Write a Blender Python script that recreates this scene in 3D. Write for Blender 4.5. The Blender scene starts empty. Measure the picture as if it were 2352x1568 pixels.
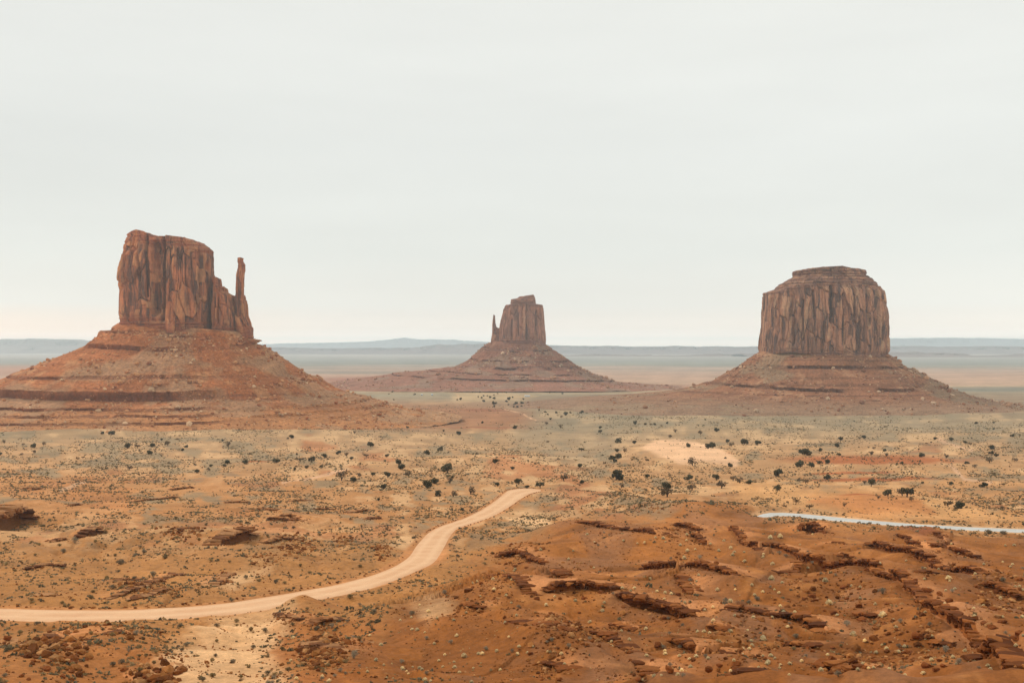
import bpy, math, random
import numpy as np
from mathutils import Vector

# ------------------------------------------------------------------ camera, sky, sun, exposure
SC = bpy.context.scene
COL = SC.collection
FD, CU, CV, EYE = 2613.0, 1176.0, 795.0, 128.0      # focal length / centre / horizon of the 2352 px wide photo, eye height (m)

cam = bpy.data.cameras.new('camera'); cam_o = bpy.data.objects.new('camera', cam); COL.objects.link(cam_o)
cam.sensor_width = 36.0; cam.lens = 36.0 * FD / 2352.0
cam_o.location = (0, 0, EYE); cam_o.rotation_euler = (math.radians(90), 0, 0)
cam.shift_y = (CV - 784.0) / 2352.0
cam.clip_start = 0.5; cam.clip_end = 200000
SC.camera = cam_o

SUN_EL, SUN_AZ = math.radians(42), math.radians(-58)      # azimuth from +Y (view direction), negative = left
w = bpy.data.worlds.new('World'); SC.world = w; w.use_nodes = True
nt = w.node_tree; nt.nodes.clear(); N = nt.nodes.new; L = nt.links.new
out = N('ShaderNodeOutputWorld'); bg = N('ShaderNodeBackground'); L(bg.outputs[0], out.inputs[0])
sky = N('ShaderNodeTexSky'); sky.sky_type = 'NISHITA'; sky.sun_disc = False
sky.sun_elevation = SUN_EL; sky.sun_rotation = SUN_AZ
skm = N('ShaderNodeVectorMath'); skm.operation = 'SCALE'; skm.inputs[3].default_value = 0.10; L(sky.outputs[0], skm.inputs[0])
tc = N('ShaderNodeTexCoord'); sep = N('ShaderNodeSeparateXYZ'); L(tc.outputs['Generated'], sep.inputs[0])
ramp = N('ShaderNodeValToRGB'); L(sep.outputs[2], ramp.inputs[0])
cr = ramp.color_ramp
def lin(c): return tuple((x/255/12.92 if x/255 <= .04045 else ((x/255+.055)/1.055)**2.4) for x in c)
stops = [(0.0, (255, 238, 218)), (0.012, (250, 235, 220)), (0.035, (237, 235, 227)), (0.08, (230, 232, 226)), (0.17, (230, 232, 227)), (0.32, (237, 238, 232)), (0.6, (236, 238, 233)), (1.0, (240, 241, 238))]
while len(cr.elements) < len(stops): cr.elements.new(0.5)
for e, (p, c) in zip(cr.elements, stops): e.position = p; e.color = (*lin(c), 1)
mp = N('ShaderNodeMapping'); mp.inputs['Scale'].default_value = (1.6, 1.6, 9); mp.inputs['Rotation'].default_value = (0, math.radians(3), 0); L(tc.outputs['Generated'], mp.inputs[0])
cn = N('ShaderNodeTexNoise'); cn.inputs['Scale'].default_value = 1.3; cn.inputs['Detail'].default_value = 5; cn.inputs['Roughness'].default_value = .5; L(mp.outputs[0], cn.inputs['Vector'])
cm = N('ShaderNodeMapRange'); cm.inputs['From Min'].default_value = .3; cm.inputs['From Max'].default_value = .7
cm.inputs['To Min'].default_value = .99; cm.inputs['To Max'].default_value = 1.085; L(cn.outputs[0], cm.inputs[0])
lr = N('ShaderNodeMapRange'); lr.inputs['From Min'].default_value = -.45; lr.inputs['From Max'].default_value = .45     # brighter cloud to the right
lr.inputs['To Min'].default_value = .955; lr.inputs['To Max'].default_value = 1.03; L(sep.outputs[0], lr.inputs[0])
gr = N('ShaderNodeValToRGB'); L(sep.outputs[2], gr.inputs[0]); ge = gr.color_ramp
gst = [(0.0, 1.0), (.006, 1.0), (.011, .69), (.016, .57), (.027, .50), (.05, .465), (.1, .452), (1.0, .446)]
while len(ge.elements) < len(gst): ge.elements.new(.5)
for e, (p_, v_) in zip(ge.elements, gst): e.position = p_; e.color = (v_, v_, v_, 1)
gm = N('ShaderNodeMath'); gm.operation = 'MULTIPLY'; gm.inputs[1].default_value = 2.24; L(gr.outputs[0], gm.inputs[0])
mu = N('ShaderNodeMath'); mu.operation = 'MULTIPLY'; L(cm.outputs[0], mu.inputs[0]); L(lr.outputs[0], mu.inputs[1])
cl = N('ShaderNodeVectorMath'); cl.operation = 'SCALE'; L(ramp.outputs[0], cl.inputs[0]); m2 = N('ShaderNodeMath'); m2.operation = 'MULTIPLY'; L(mu.outputs[0], m2.inputs[0]); L(gm.outputs[0], m2.inputs[1]); L(m2.outputs[0], cl.inputs[3])
lg = N('ShaderNodeMapRange'); lg.inputs[1].default_value = -.12; lg.inputs[2].default_value = -.42; L(sep.outputs[0], lg.inputs[0])
hg = N('ShaderNodeMapRange'); hg.inputs[1].default_value = .036; hg.inputs[2].default_value = .008; L(sep.outputs[2], hg.inputs[0])
pk = N('ShaderNodeMath'); pk.operation = 'MULTIPLY'; L(lg.outputs[0], pk.inputs[0]); L(hg.outputs[0], pk.inputs[1])
pm = N('ShaderNodeMix'); pm.data_type = 'RGBA'; pm.blend_type = 'MULTIPLY'; L(pk.outputs[0], pm.inputs[0]); L(cl.outputs[0], pm.inputs[6]); pm.inputs[7].default_value = (1.12, .93, .82, 1)
mx = N('ShaderNodeMix'); mx.data_type = 'RGBA'; mx.inputs[0].default_value = 0.95
L(skm.outputs[0], mx.inputs[6]); L(pm.outputs[2], mx.inputs[7]); L(mx.outputs[2], bg.inputs[0]); bg.inputs[1].default_value = 1.0

sl = bpy.data.lights.new('sun', 'SUN'); sl.energy = 1.9; sl.angle = math.radians(14); sl.color = (1, .93, .84)
so = bpy.data.objects.new('sun', sl); COL.objects.link(so)
sdir = Vector((math.sin(SUN_AZ)*math.cos(SUN_EL), math.cos(SUN_AZ)*math.cos(SUN_EL), math.sin(SUN_EL)))
so.rotation_euler = sdir.to_track_quat('Z', 'Y').to_euler(); so.location = sdir*500
SC.view_settings.view_transform = 'Standard'; SC.view_settings.look = 'None'
SC.view_settings.exposure = 0.0; SC.view_settings.gamma = 1.0; SC.view_settings.use_curve_mapping = False
SC.render.engine = 'CYCLES'
SC.cycles.volume_bounces = 1; SC.cycles.max_bounces = 6; SC.cycles.diffuse_bounces = 3

# ------------------------------------------------------------------ helpers
def _h(i, j, k, seed):
    with np.errstate(over='ignore'):
        n = (i.astype(np.int64)*374761393 + j.astype(np.int64)*668265263 + k*2147483647 + seed*974634541).astype(np.uint64)
        n = (n ^ (n >> np.uint64(13))) * np.uint64(1274126177); n ^= (n >> np.uint64(16)); n *= np.uint64(2654435761); n ^= (n >> np.uint64(15))
    return (n & np.uint64(0xFFFFF)).astype(np.float32) / 1048575.0
def vn(x, y, seed=0):                     # value noise -1..1
    i = np.floor(x); j = np.floor(y); fx = (x-i).astype(np.float32); fy = (y-j).astype(np.float32)
    fx = fx*fx*fx*(fx*(fx*6-15)+10); fy = fy*fy*fy*(fy*(fy*6-15)+10)
    i = i.astype(np.int64); j = j.astype(np.int64); k = np.int64(0)
    a = _h(i, j, k, seed); b = _h(i+1, j, k, seed); c = _h(i, j+1, k, seed); d = _h(i+1, j+1, k, seed)
    return ((a+(b-a)*fx)*(1-fy) + (c+(d-c)*fx)*fy)*2-1
def fbm(x, y, seed=0, o=4, g=.5):
    s = 0; a = 1; t = 0
    for q in range(o):
        s = s + a*vn(x*1.0, y*1.0, seed+q*17); t += a; a *= g
        x, y = x*1.62+y*1.18+3.1, y*1.62-x*1.18+7.7
    return s/t
def ridged(x, y, seed=0, o=3): 
    s = 0; a = 1; t = 0
    for q in range(o):
        s = s + a*(1-np.abs(vn(x, y, seed+q*13))*2); t += a; a *= .5; x = x*2.03+11; y = y*2.03+5
    return s/t
def ss(a, b, x):
    t = np.clip((x-a)/(b-a), 0, 1); return t*t*(3-2*t)
def cells(x, y, seed):                    # jittered cells: random value of the nearest one, and border distance
    i0 = np.floor(x).astype(np.int64); j0 = np.floor(y).astype(np.int64)
    d1 = np.full(x.shape, 9.0); d2 = np.full(x.shape, 9.0); val = np.zeros(x.shape)
    for di in (-1, 0, 1):
        for dj in (-1, 0, 1):
            i = i0+di; j = j0+dj
            px = i+.15+.7*_h(i, j, np.int64(1), seed); py = j+.15+.7*_h(i, j, np.int64(2), seed)
            d = np.maximum(np.abs(x-px)*1.0, np.abs(y-py)*.9)+.25*np.hypot(x-px, y-py)
            r = _h(i, j, np.int64(3), seed)
            m = d < d1; d2 = np.where(m, d1, np.minimum(d2, d)); val = np.where(m, r, val); d1 = np.where(m, d, d1)
    return val*2-1, d2-d1

def mesh_obj(name, V, F, mat, parent=None, smooth=True, attrs=None):
    """V (n,3) array, F (m,4) or (m,3) array -> one mesh object"""
    me = bpy.data.meshes.new(name)
    V = np.asarray(V, np.float32); F = np.asarray(F, np.int32); k = F.shape[1]
    me.vertices.add(len(V)); me.vertices.foreach_set('co', V.ravel())
    me.loops.add(F.size); me.loops.foreach_set('vertex_index', F.ravel())
    me.polygons.add(len(F)); me.polygons.foreach_set('loop_start', np.arange(0, F.size, k, dtype=np.int32))
    me.polygons.foreach_set('loop_total', np.full(len(F), k, np.int32))
    me.polygons.foreach_set('use_smooth', np.full(len(F), bool(smooth)))
    for an, (ty, data) in (attrs or {}).items():
        a = me.attributes.new(an, ty, 'POINT')
        a.data.foreach_set('color' if ty == 'FLOAT_COLOR' else 'value', np.asarray(data, np.float32).ravel())
    me.update(calc_edges=True); me.validate()
    if mat: me.materials.append(mat)
    o = bpy.data.objects.new(name, me); COL.objects.link(o)
    if parent: o.parent = parent
    return o
def grid_faces(nr, nc, wrap=False):
    i = np.arange(nr-1)[:, None]*nc; j = np.arange(nc if wrap else nc-1)[None, :]; j2 = (j+1) % nc
    return np.stack([i+j, i+j2, i+nc+j2, i+nc+j], -1).reshape(-1, 4)
def tag(o, label=None, cat=None, group=None, kind=None):
    if label: o['label'] = label
    if cat: o['category'] = cat
    if group: o['group'] = group
    if kind: o['kind'] = kind
    return o
def empty(name, loc, label, cat, group=None):
    o = bpy.data.objects.new(name, None); COL.objects.link(o); o.location = loc; o.empty_display_size = 1
    return tag(o, label, cat, group)
def copy_tree(o, parent=None):
    c = o.copy(); COL.objects.link(c)
    if parent: c.parent = parent
    for ch in list(o.children): copy_tree(ch, c)
    return c
HAZE = 4.7e-5
K = 1.0/1.22
def alb(c): return np.array(lin(c))*K     # colour of a surface as lit by the overcast sky -> its base colour

# ------------------------------------------------------------------ materials
def mat_base(name):
    m = bpy.data.materials.new(name); m.use_nodes = True; t = m.node_tree
    b = t.nodes['Principled BSDF']; b.inputs['Roughness'].default_value = .95; b.inputs['Specular IOR Level'].default_value = .1
    return m, t, b
def nz(t, vec, scale, detail=4, rough=.55, dist=0):
    n = t.nodes.new('ShaderNodeTexNoise'); n.inputs['Scale'].default_value = scale; n.inputs['Detail'].default_value = detail
    n.inputs['Roughness'].default_value = rough; n.inputs['Distortion'].default_value = dist
    if vec is not None: t.links.new(vec, n.inputs['Vector'])
    return n.outputs[0]
def mapr(t, v, a, b, c, d):
    n = t.nodes.new('ShaderNodeMapRange'); n.inputs[1].default_value = a; n.inputs[2].default_value = b; n.inputs[3].default_value = c; n.inputs[4].default_value = d
    t.links.new(v, n.inputs[0]); return n.outputs[0]
def mth(t, op, a, b):
    n = t.nodes.new('ShaderNodeMath'); n.operation = op
    for i, x in enumerate((a, b)):
        if isinstance(x, (int, float)): n.inputs[i].default_value = x
        else: t.links.new(x, n.inputs[i])
    return n.outputs[0]
def mixc(t, f, a, b, mode='MIX'):
    n = t.nodes.new('ShaderNodeMix'); n.data_type = 'RGBA'; n.blend_type = mode
    for i, x in ((0, f), (6, a), (7, b)):
        if isinstance(x, (int, float)): n.inputs[i].default_value = x
        elif isinstance(x, (tuple, list, np.ndarray)): n.inputs[i].default_value = (*[float(q) for q in x[:3]], 1)
        else: t.links.new(x, n.inputs[i])
    return n.outputs[2]
def scaled(t, v, s):
    n = t.nodes.new('ShaderNodeMapping'); n.inputs['Scale'].default_value = s; t.links.new(v, n.inputs[0]); return n.outputs[0]
def objco(t): return t.nodes.new('ShaderNodeTexCoord').outputs['Object']
def geopos(t): return t.nodes.new('ShaderNodeNewGeometry').outputs['Position']
def attr(t, name, o=0): n = t.nodes.new('ShaderNodeAttribute'); n.attribute_name = name; return n.outputs[o]
def vscale(t, c, f):
    n = t.nodes.new('ShaderNodeVectorMath'); n.operation = 'SCALE'; t.links.new(c, n.inputs[0]); t.links.new(f, n.inputs[3]); return n.outputs[0]
def bump(t, b, h, strength, dist):
    n = t.nodes.new('ShaderNodeBump'); n.inputs['Strength'].default_value = strength; n.inputs['Distance'].default_value = dist
    t.links.new(h, n.inputs['Height']); t.links.new(n.outputs[0], b.inputs['Normal'])

def ground_material(name, colour_attr='soil', gain=1.0, speck=None):
    m, t, b = mat_base(name); p = geopos(t)
    c = attr(t, colour_attr)
    f1 = mapr(t, nz(t, p, .02, 9, .62), .3, .7, .80*gain, 1.20*gain)
    f2 = mapr(t, nz(t, p, .7, 8, .78), .28, .72, .62, 1.34)
    f3 = mapr(t, nz(t, p, 5.0, 4, .75), .28, .72, .78, 1.22)
    f = mth(t, 'MULTIPLY', mth(t, 'MULTIPLY', f1, f2), f3)
    if speck: f = mth(t, 'MULTIPLY', f, mapr(t, nz(t, p, speck[0], 5, .75), .3, .7, speck[1], speck[2]))
    t.links.new(vscale(t, c, f), b.inputs['Base Color'])
    bump(t, b, nz(t, p, .8 if not speck else .3, 8, .65), .6, .35 if not speck else 1.6)
    return m
M = {}
M['ground'] = ground_material('desert_soil')
M['talus'] = ground_material('talus_soil', gain=1.05, speck=(.22, .55, 1.45))
def flat_material(name, col, var=.2, scale=1.0, rough=.95, bmp=0):
    m, t, b = mat_base(name); p = objco(t)
    f = mapr(t, nz(t, p, scale, 5, .65), .25, .75, 1-var, 1+var)
    n = t.nodes.new('ShaderNodeRGB'); n.outputs[0].default_value = (*[float(x) for x in col], 1)
    oi = t.nodes.new('ShaderNodeObjectInfo'); g = mapr(t, oi.outputs['Random'], 0, 1, .8, 1.2)
    t.links.new(vscale(t, n.outputs[0], mth(t, 'MULTIPLY', f, g)), b.inputs['Base Color']); b.inputs['Roughness'].default_value = rough
    if bmp: bump(t, b, nz(t, p, scale*2, 6, .7), .7, bmp)
    return m
def leaf_material(name, col, var=.3, thru=.45, use_attr=False):
    m, t, b = mat_base(name); nt_ = t.nodes
    if use_attr: c = attr(t, 'soil')
    else:
        n = nt_.new('ShaderNodeRGB'); n.outputs[0].default_value = (*[float(x) for x in col], 1); c = n.outputs[0]
    oi = nt_.new('ShaderNodeObjectInfo'); g = mapr(t, oi.outputs['Random'], 0, 1, 1-var, 1+var)
    c = vscale(t, c, mth(t, 'MULTIPLY', g, mapr(t, nz(t, geopos(t), .9, 3, .6), .3, .7, .75, 1.25))); t.links.new(c, b.inputs['Base Color'])
    tr = nt_.new('ShaderNodeBsdfTranslucent'); t.links.new(c, tr.inputs[0]); mxs = nt_.new('ShaderNodeMixShader'); mxs.inputs[0].default_value = thru
    t.links.new(b.outputs[0], mxs.inputs[1]); t.links.new(tr.outputs[0], mxs.inputs[2]); t.links.new(mxs.outputs[0], nt_['Material Output'].inputs[0])
    return m
def cliff_material(name, dark, mid, tan, top):
    m, t, b = mat_base(name); p = objco(t)
    s = scaled(t, p, (1, 1, .14))
    streak = nz(t, s, .09, 9, .66, .9)
    c = mixc(t, mapr(t, streak, .44, .60, 0, 1), mid, dark)
    c = mixc(t, mapr(t, nz(t, scaled(t, p, (1, 1, .3)), .05, 7, .7, .5), .56, .66, 0, .55), c, tan)
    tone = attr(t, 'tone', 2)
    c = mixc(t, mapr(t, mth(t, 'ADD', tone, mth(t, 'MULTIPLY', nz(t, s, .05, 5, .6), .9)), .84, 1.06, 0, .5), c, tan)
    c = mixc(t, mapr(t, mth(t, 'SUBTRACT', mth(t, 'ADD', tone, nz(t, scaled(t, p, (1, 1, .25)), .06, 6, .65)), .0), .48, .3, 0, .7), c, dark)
    lay = nz(t, scaled(t, p, (.05, .05, 1)), .35, 5, .7)
    band = attr(t, 'band', 2)
    c = mixc(t, mth(t, 'MULTIPLY', band, mapr(t, lay, .42, .58, 0, 1)), c, top)
    f = mth(t, 'MULTIPLY', mapr(t, nz(t, scaled(t, p, (1, 1, .4)), .42, 7, .75), .27, .73, .68, 1.3), mapr(t, lay, .3, .7, .9, 1.1))
    t.links.new(vscale(t, c, f), b.inputs['Base Color'])
    bump(t, b, nz(t, scaled(t, p, (1, 1, .3)), .35, 9, .7), 1.0, 2.6)
    return m
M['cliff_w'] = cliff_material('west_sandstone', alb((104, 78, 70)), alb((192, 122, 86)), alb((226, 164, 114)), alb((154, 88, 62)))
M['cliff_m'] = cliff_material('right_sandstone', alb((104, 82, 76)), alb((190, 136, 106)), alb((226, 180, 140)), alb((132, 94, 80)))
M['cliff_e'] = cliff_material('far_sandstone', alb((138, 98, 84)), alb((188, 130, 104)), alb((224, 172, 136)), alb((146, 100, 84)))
M['rock'] = flat_material('red_rock', alb((136, 76, 36)), .35, 2.2, .95, .12)
M['ledge'] = flat_material('red_ledge_rock', alb((142, 74, 36)), .35, 1.6, .95, .12)
M['tan_ledge'] = flat_material('tan_ledge_rock', alb((160, 100, 60)), .35, 1.6, .95, .12)
M['juniper'] = leaf_material('juniper_leaves', (.098, .090, .050), 0.25)
M['grey_leaf'] = leaf_material('grey_brown_leaves', (.17, .12, .07), 0.3)
M['bark'] = flat_material('bark', (.10, .07, .05), .3, 3)
M['sage'] = leaf_material('sage_leaves', (.30, .245, .17), 0.25)
M['olive'] = leaf_material('olive_leaves', (.30, .21, .095), 0.3)
M['scrub'] = leaf_material('scrub_leaves', (.24, .185, .115), 0.3)
M['straw'] = leaf_material('straw_grass', (.84, .70, .43), 0.2)
M['trailer'] = flat_material('painted_metal', (.62, .66, .68), .06, .5, .6)
M['dark'] = flat_material('dark_glass', (.06, .07, .08), .06, .5, .3)

# ------------------------------------------------------------------ terrain
_Y = np.array([0, 20, 45, 75, 100, 115, 160, 200, 300, 400, 500, 700, 1000, 1400, 1800, 2500, 3500, 6000, 90000.])
_D = np.array([3, 9, 17.5, 25.5, 31, 34, 41, 46, 57, 65.5, 72, 82, 95, 110, 120, 126.3, 128, 128, 128.])
_ly = np.linspace(math.log(10), math.log(90000), 4000)
_ld = np.interp(np.exp(_ly), _Y, _D); _k = np.hanning(141); _k /= _k.sum()
_ld = np.convolve(np.pad(_ld, 70, mode='edge'), _k, mode='valid')
def drop(Y): return np.interp(np.log(np.maximum(Y, 10.5)), _ly, _ld)
_vv = CV + FD*_ld/np.exp(_ly)             # photo row of the undisturbed ground at each distance
def Y_of_v(v): return np.exp(np.interp(-np.asarray(v, float), -_vv, _ly))
def plan(u, v):
    Y = Y_of_v(v); return (np.asarray(u, float)-CU)/FD*Y, Y
def design(X, Y): Ys = np.maximum(Y, 12); return CU+X/Ys*FD, CV+drop(Y)/Ys*FD

ROAD_L = [(-330,1398),(-150,1396),(0,1396),(150,1400),(300,1400),(420,1393),(520,1384),(640,1365),(760,1345),(850,1322),(905,1300),(938,1278),(955,1250),(982,1222),(1012,1207),(1060,1192),(1108,1169),(1140,1147),(1156,1133),(1166,1125),(1192,1121),(1218,1121.5),(1242,1124)]
ROAD_R = [(-330,1428),(-150,1424),(0,1425),(150,1429),(330,1427),(480,1417),(590,1405),(690,1387),(790,1367),(880,1345),(950,1316),(1000,1293),(1016,1270),(1036,1230),(1050,1214),(1084,1203),(1130,1188),(1172,1164),(1194,1147),(1210,1138),(1218,1133.5),(1232,1131),(1242,1128)]
WH_L = [(1738,1186),(1744,1182.5),(1752,1179.5),(1768,1177),(1800,1176.5),(1850,1180),(1950,1190),(2100,1203),(2230,1210),(2352,1215),(2520,1222),(2700,1230)]
WH_R = [(1738,1187),(1744,1189.5),(1754,1190),(1775,1187.5),(1805,1187),(1850,1190),(1950,1199),(2100,1211.5),(2230,1218.5),(2352,1223),(2520,1231),(2700,1240)]
def resample(P, n):
    P = np.asarray(P, float); s = np.r_[0, np.cumsum(np.hypot(*np.diff(P, axis=0).T))]
    q = np.linspace(0, s[-1], n); R = np.stack([np.interp(q, s, P[:, k]) for k in range(P.shape[1])], 1)
    k = np.array([.25, .5, .25])
    for _ in range(4): R[1:-1] = k[0]*R[:-2]+k[1]*R[1:-1]+k[2]*R[2:]
    return R
def road_edges(Lp, Rp, n):
    a = resample(np.stack([*np.array(Lp).T], 1), n) if 0 else None
    L_ = np.asarray(Lp, float); R_ = np.asarray(Rp, float); i = np.linspace(0, 1, len(L_)); q = np.linspace(0, 1, n)
    A = np.stack([np.interp(q, i, L_[:, k]) for k in (0, 1)], 1); B = np.stack([np.interp(q, i, R_[:, k]) for k in (0, 1)], 1)
    kk = np.hanning(13); kk /= kk.sum()
    for Q in (A, B):
        for k in (0, 1): Q[:, k] = np.convolve(np.pad(Q[:, k], 6, mode='reflect', reflect_type='odd'), kk, mode='valid')
    return np.stack(plan(A[:, 0], A[:, 1]), 1), np.stack(plan(B[:, 0], B[:, 1]), 1)
RA, RB = road_edges(ROAD_L, ROAD_R, 260)
WA, WB = road_edges(WH_L, WH_R, 200)

def seg_dist(X, Y, P):
    """distance, side (+ = left of the direction), arc fraction of the closest point on polyline P"""
    P = np.asarray(P, float); best = np.full(X.shape, 1e9); side = np.zeros(X.shape); frac = np.zeros(X.shape)
    sl_ = np.hypot(*np.diff(P, axis=0).T); cs = np.r_[0, np.cumsum(sl_)]
    for i in range(len(P)-1):
        ax, ay = P[i]; dx, dy = P[i+1]-P[i]; l2 = dx*dx+dy*dy+1e-9
        t = np.clip(((X-ax)*dx+(Y-ay)*dy)/l2, 0, 1)
        ex = X-ax-t*dx; ey = Y-ay-t*dy; d = ex*ex+ey*ey; m = d < best
        best = np.where(m, d, best); side = np.where(m, (dx*(Y-ay)-dy*(X-ax))/np.sqrt(l2*(d+1e-6)), side); frac = np.where(m, (cs[i]+t*sl_[i])/cs[-1], frac)
    return np.sqrt(best), np.clip(side, -1, 1), frac
def strip_dist(X, Y, A, B, step=6, reach=40):
    """signed distance outside (+) / inside (-) a road strip; only computed near it"""
    poly = np.r_[A[::step], A[-1:], B[-1:], B[::-step]]
    r = np.full(X.shape, 1e3)
    m = (X > poly[:, 0].min()-reach) & (X < poly[:, 0].max()+reach) & (Y > poly[:, 1].min()-reach) & (Y < poly[:, 1].max()+reach)
    if m.any():
        x = X[m]; y = Y[m]; d, _, _ = seg_dist(x, y, np.r_[poly, poly[:1]])
        r[m] = np.where(inside(x, y, poly), -d, d)
    return r
def inside(x, y, poly):
    c = np.zeros(x.shape, bool); n = len(poly)
    for i in range(n):
        x1, y1 = poly[i]; x2, y2 = poly[(i+1) % n]
        if y1 == y2: continue
        c ^= ((y1 > y) != (y2 > y)) & (x < (x2-x1)*(y-y1)/(y2-y1)+x1)
    return c

MOUNDS = [  # photo column, row, half sizes (px), height (m)
    (690,1404,62,20,2.4),(985,1322,42,15,1.9),(1054,1226,26,8,1.0),(1600,1184,150,22,4.6),(2100,1240,70,14,3.0),(2300,1252,120,14,2.2),
    (1390,1152,110,11,2.0),(1240,1275,150,30,1.5),(260,1505,150,40,1.4),(90,1545,130,40,1.6),(700,1440,90,25,1.2),(780,1520,110,35,1.3),
    (1060,1420,170,40,1.6),(1900,1262,120,18,2.2),(60,1160,70,16,2.5),(300,1330,220,20,-1.2),(560,1290,160,18,1.0),(450,1240,150,16,1.4),
    (1560,1040,90,22,3.5),(2000,1155,200,18,2.2),(1130,1060,160,16,3.0),(250,995,240,7,4.0),(760,1000,260,8,4.0),(1000,1590,300,40,1.0),(700,1060,180,10,3.0),
    (1330,1000,130,8,3.0),(640,1190,110,12,1.5)]
LEDGES = []
def noise_terrain(X, Y):
    a_near = 1-ss(700, 1500, Y)
    z = 1.1*a_near*fbm(X/55, Y/55, 1, 3) + .32*(1-ss(350, 700, Y))*fbm(X/11, Y/11, 5, 3) + .09*(1-ss(200, 420, Y))*fbm(X/2.6, Y/2.6, 9, 3)
    z = z + 4.5*ss(380, 1100, Y)*(1-ss(2600, 4200, Y))*fbm(X/260+4, Y/260, 21, 3) + 1.2*ss(300, 600, Y)*(1-ss(1500, 2500, Y))*ridged(X/70, Y/70, 31)
    z = z + 1.0*(1-ss(420, 620, Y))*ridged(X/26+.35*Y/26, Y/34, 41, 3)        # rills down the bad-land slopes
    wt = 1-ss(380, 560, Y)
    u_, v_ = design(X, Y); rz = ss(900, 1250, u_)*ss(1200, 1300, v_+.04*(u_-1176))
    z = z + rz*(3.0*(ridged((X*.8+Y*.6)/44+.5*vn(X/60, Y/60, 58), (Y*.8-X*.6)/95, 57, 2)-.3) + .8*ridged((X*.8+Y*.6)/15+.4*vn(X/30, Y/30, 59), (Y*.8-X*.6)/40, 60, 2))
    z = z + wt*(.42*fbm(X/5.2, Y/5.2, 51, 4) - 1.4*ss(.45, .95, ridged(X/19+.8*vn(X/40, Y/40, 56)+Y/60, Y/46, 53, 3)))
    return z
def terrain(X, Y, upto=None, roads=True):
    X = np.asarray(X, np.float64); Y = np.asarray(Y, np.float64)
    u, v = design(X, Y); z = noise_terrain(X, Y)
    for (mu_, mv, ru, rv, h) in MOUNDS:
        m = (np.abs(u-mu_) < 3*ru) & (np.abs(v-mv) < 3*rv)
        if m.any(): z[m] += h*np.exp(-((u[m]-mu_)/ru)**2-((v[m]-mv)/rv)**2)
    hump = np.zeros_like(z)
    for q, Ld in enumerate(LEDGES if upto is None else LEDGES[:upto]):
        P = Ld['P']; R_ = 50
        m = (X > P[:, 0].min()-R_) & (X < P[:, 0].max()+R_) & (Y > P[:, 1].min()-R_) & (Y < P[:, 1].max()+R_)
        if not m.any(): continue
        x = X[m]; y = Y[m]
        d, s, f = seg_dist(x, y, P); sd = d*s - Ld['cave'] - .45 + .12*vn(x/1.3, y/1.3, 77)
        tl = np.minimum(.07+.8*d/Ld['len'], .5); edge = ss(0, tl, f)*ss(1, 1-tl, f); wide = 1.0
        lenr = Ld['dec']
        hv = np.interp(f, Ld['fr'], Ld['hs'])
        z[m] += hv*edge*(.6*ss(-.3, .3, sd)*np.exp(-np.maximum(sd, 0)/lenr) - .4*ss(.3, -.3, sd)*np.exp(np.minimum(sd, 0)/(4+3*hv)))
        hump[m] = np.maximum(hump[m], Ld['hh']*np.exp(-(d/Ld['w']/(1.45+.45*s))**2))
    z = z+hump
    if roads:
        d = np.minimum(strip_dist(X, Y, RA, RB), strip_dist(X, Y, WA, WB))
        k = ss(.3, 7, d); z = z*k - .35*ss(-.3, -1.0, d) + .45*np.exp(-((d-1.3)/.8)**2)*(.5+.5*vn(X/2.2, Y/2.2, 91))
    return EYE - drop(Y) + z
_ys = np.exp(np.linspace(math.log(85), math.log(5200), 1100))
def hit(u, v, lift=0.0, upto=None, roads=True):
    """where the line of sight through a photo point meets the ground"""
    u = np.atleast_1d(np.asarray(u, float)); v = np.atleast_1d(np.asarray(v, float)); Xo = []; Yo = []
    for b in range(0, len(u), 300):
        uu = u[b:b+300, None]; vv = v[b:b+300, None]; Ys = np.broadcast_to(_ys[None], (len(uu), len(_ys)))
        Z = terrain((uu-CU)/FD*Ys, Ys, upto, roads)+lift; ray = EYE-(vv-CV)/FD*Ys; df = Z-ray
        i = np.argmax(df >= 0, 1); i = np.clip(i, 1, len(_ys)-1); r = np.arange(len(uu))
        a = df[r, i-1]; c = df[r, i]; t = np.clip(-a/(c-a+1e-9), 0, 1); yy = _ys[i-1]+(_ys[i]-_ys[i-1])*t
        Yo.append(yy); Xo.append((uu[:, 0]-CU)/FD*yy)
    X = np.concatenate(Xo); Y = np.concatenate(Yo); return X, Y, terrain(X, Y, upto, roads)

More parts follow.
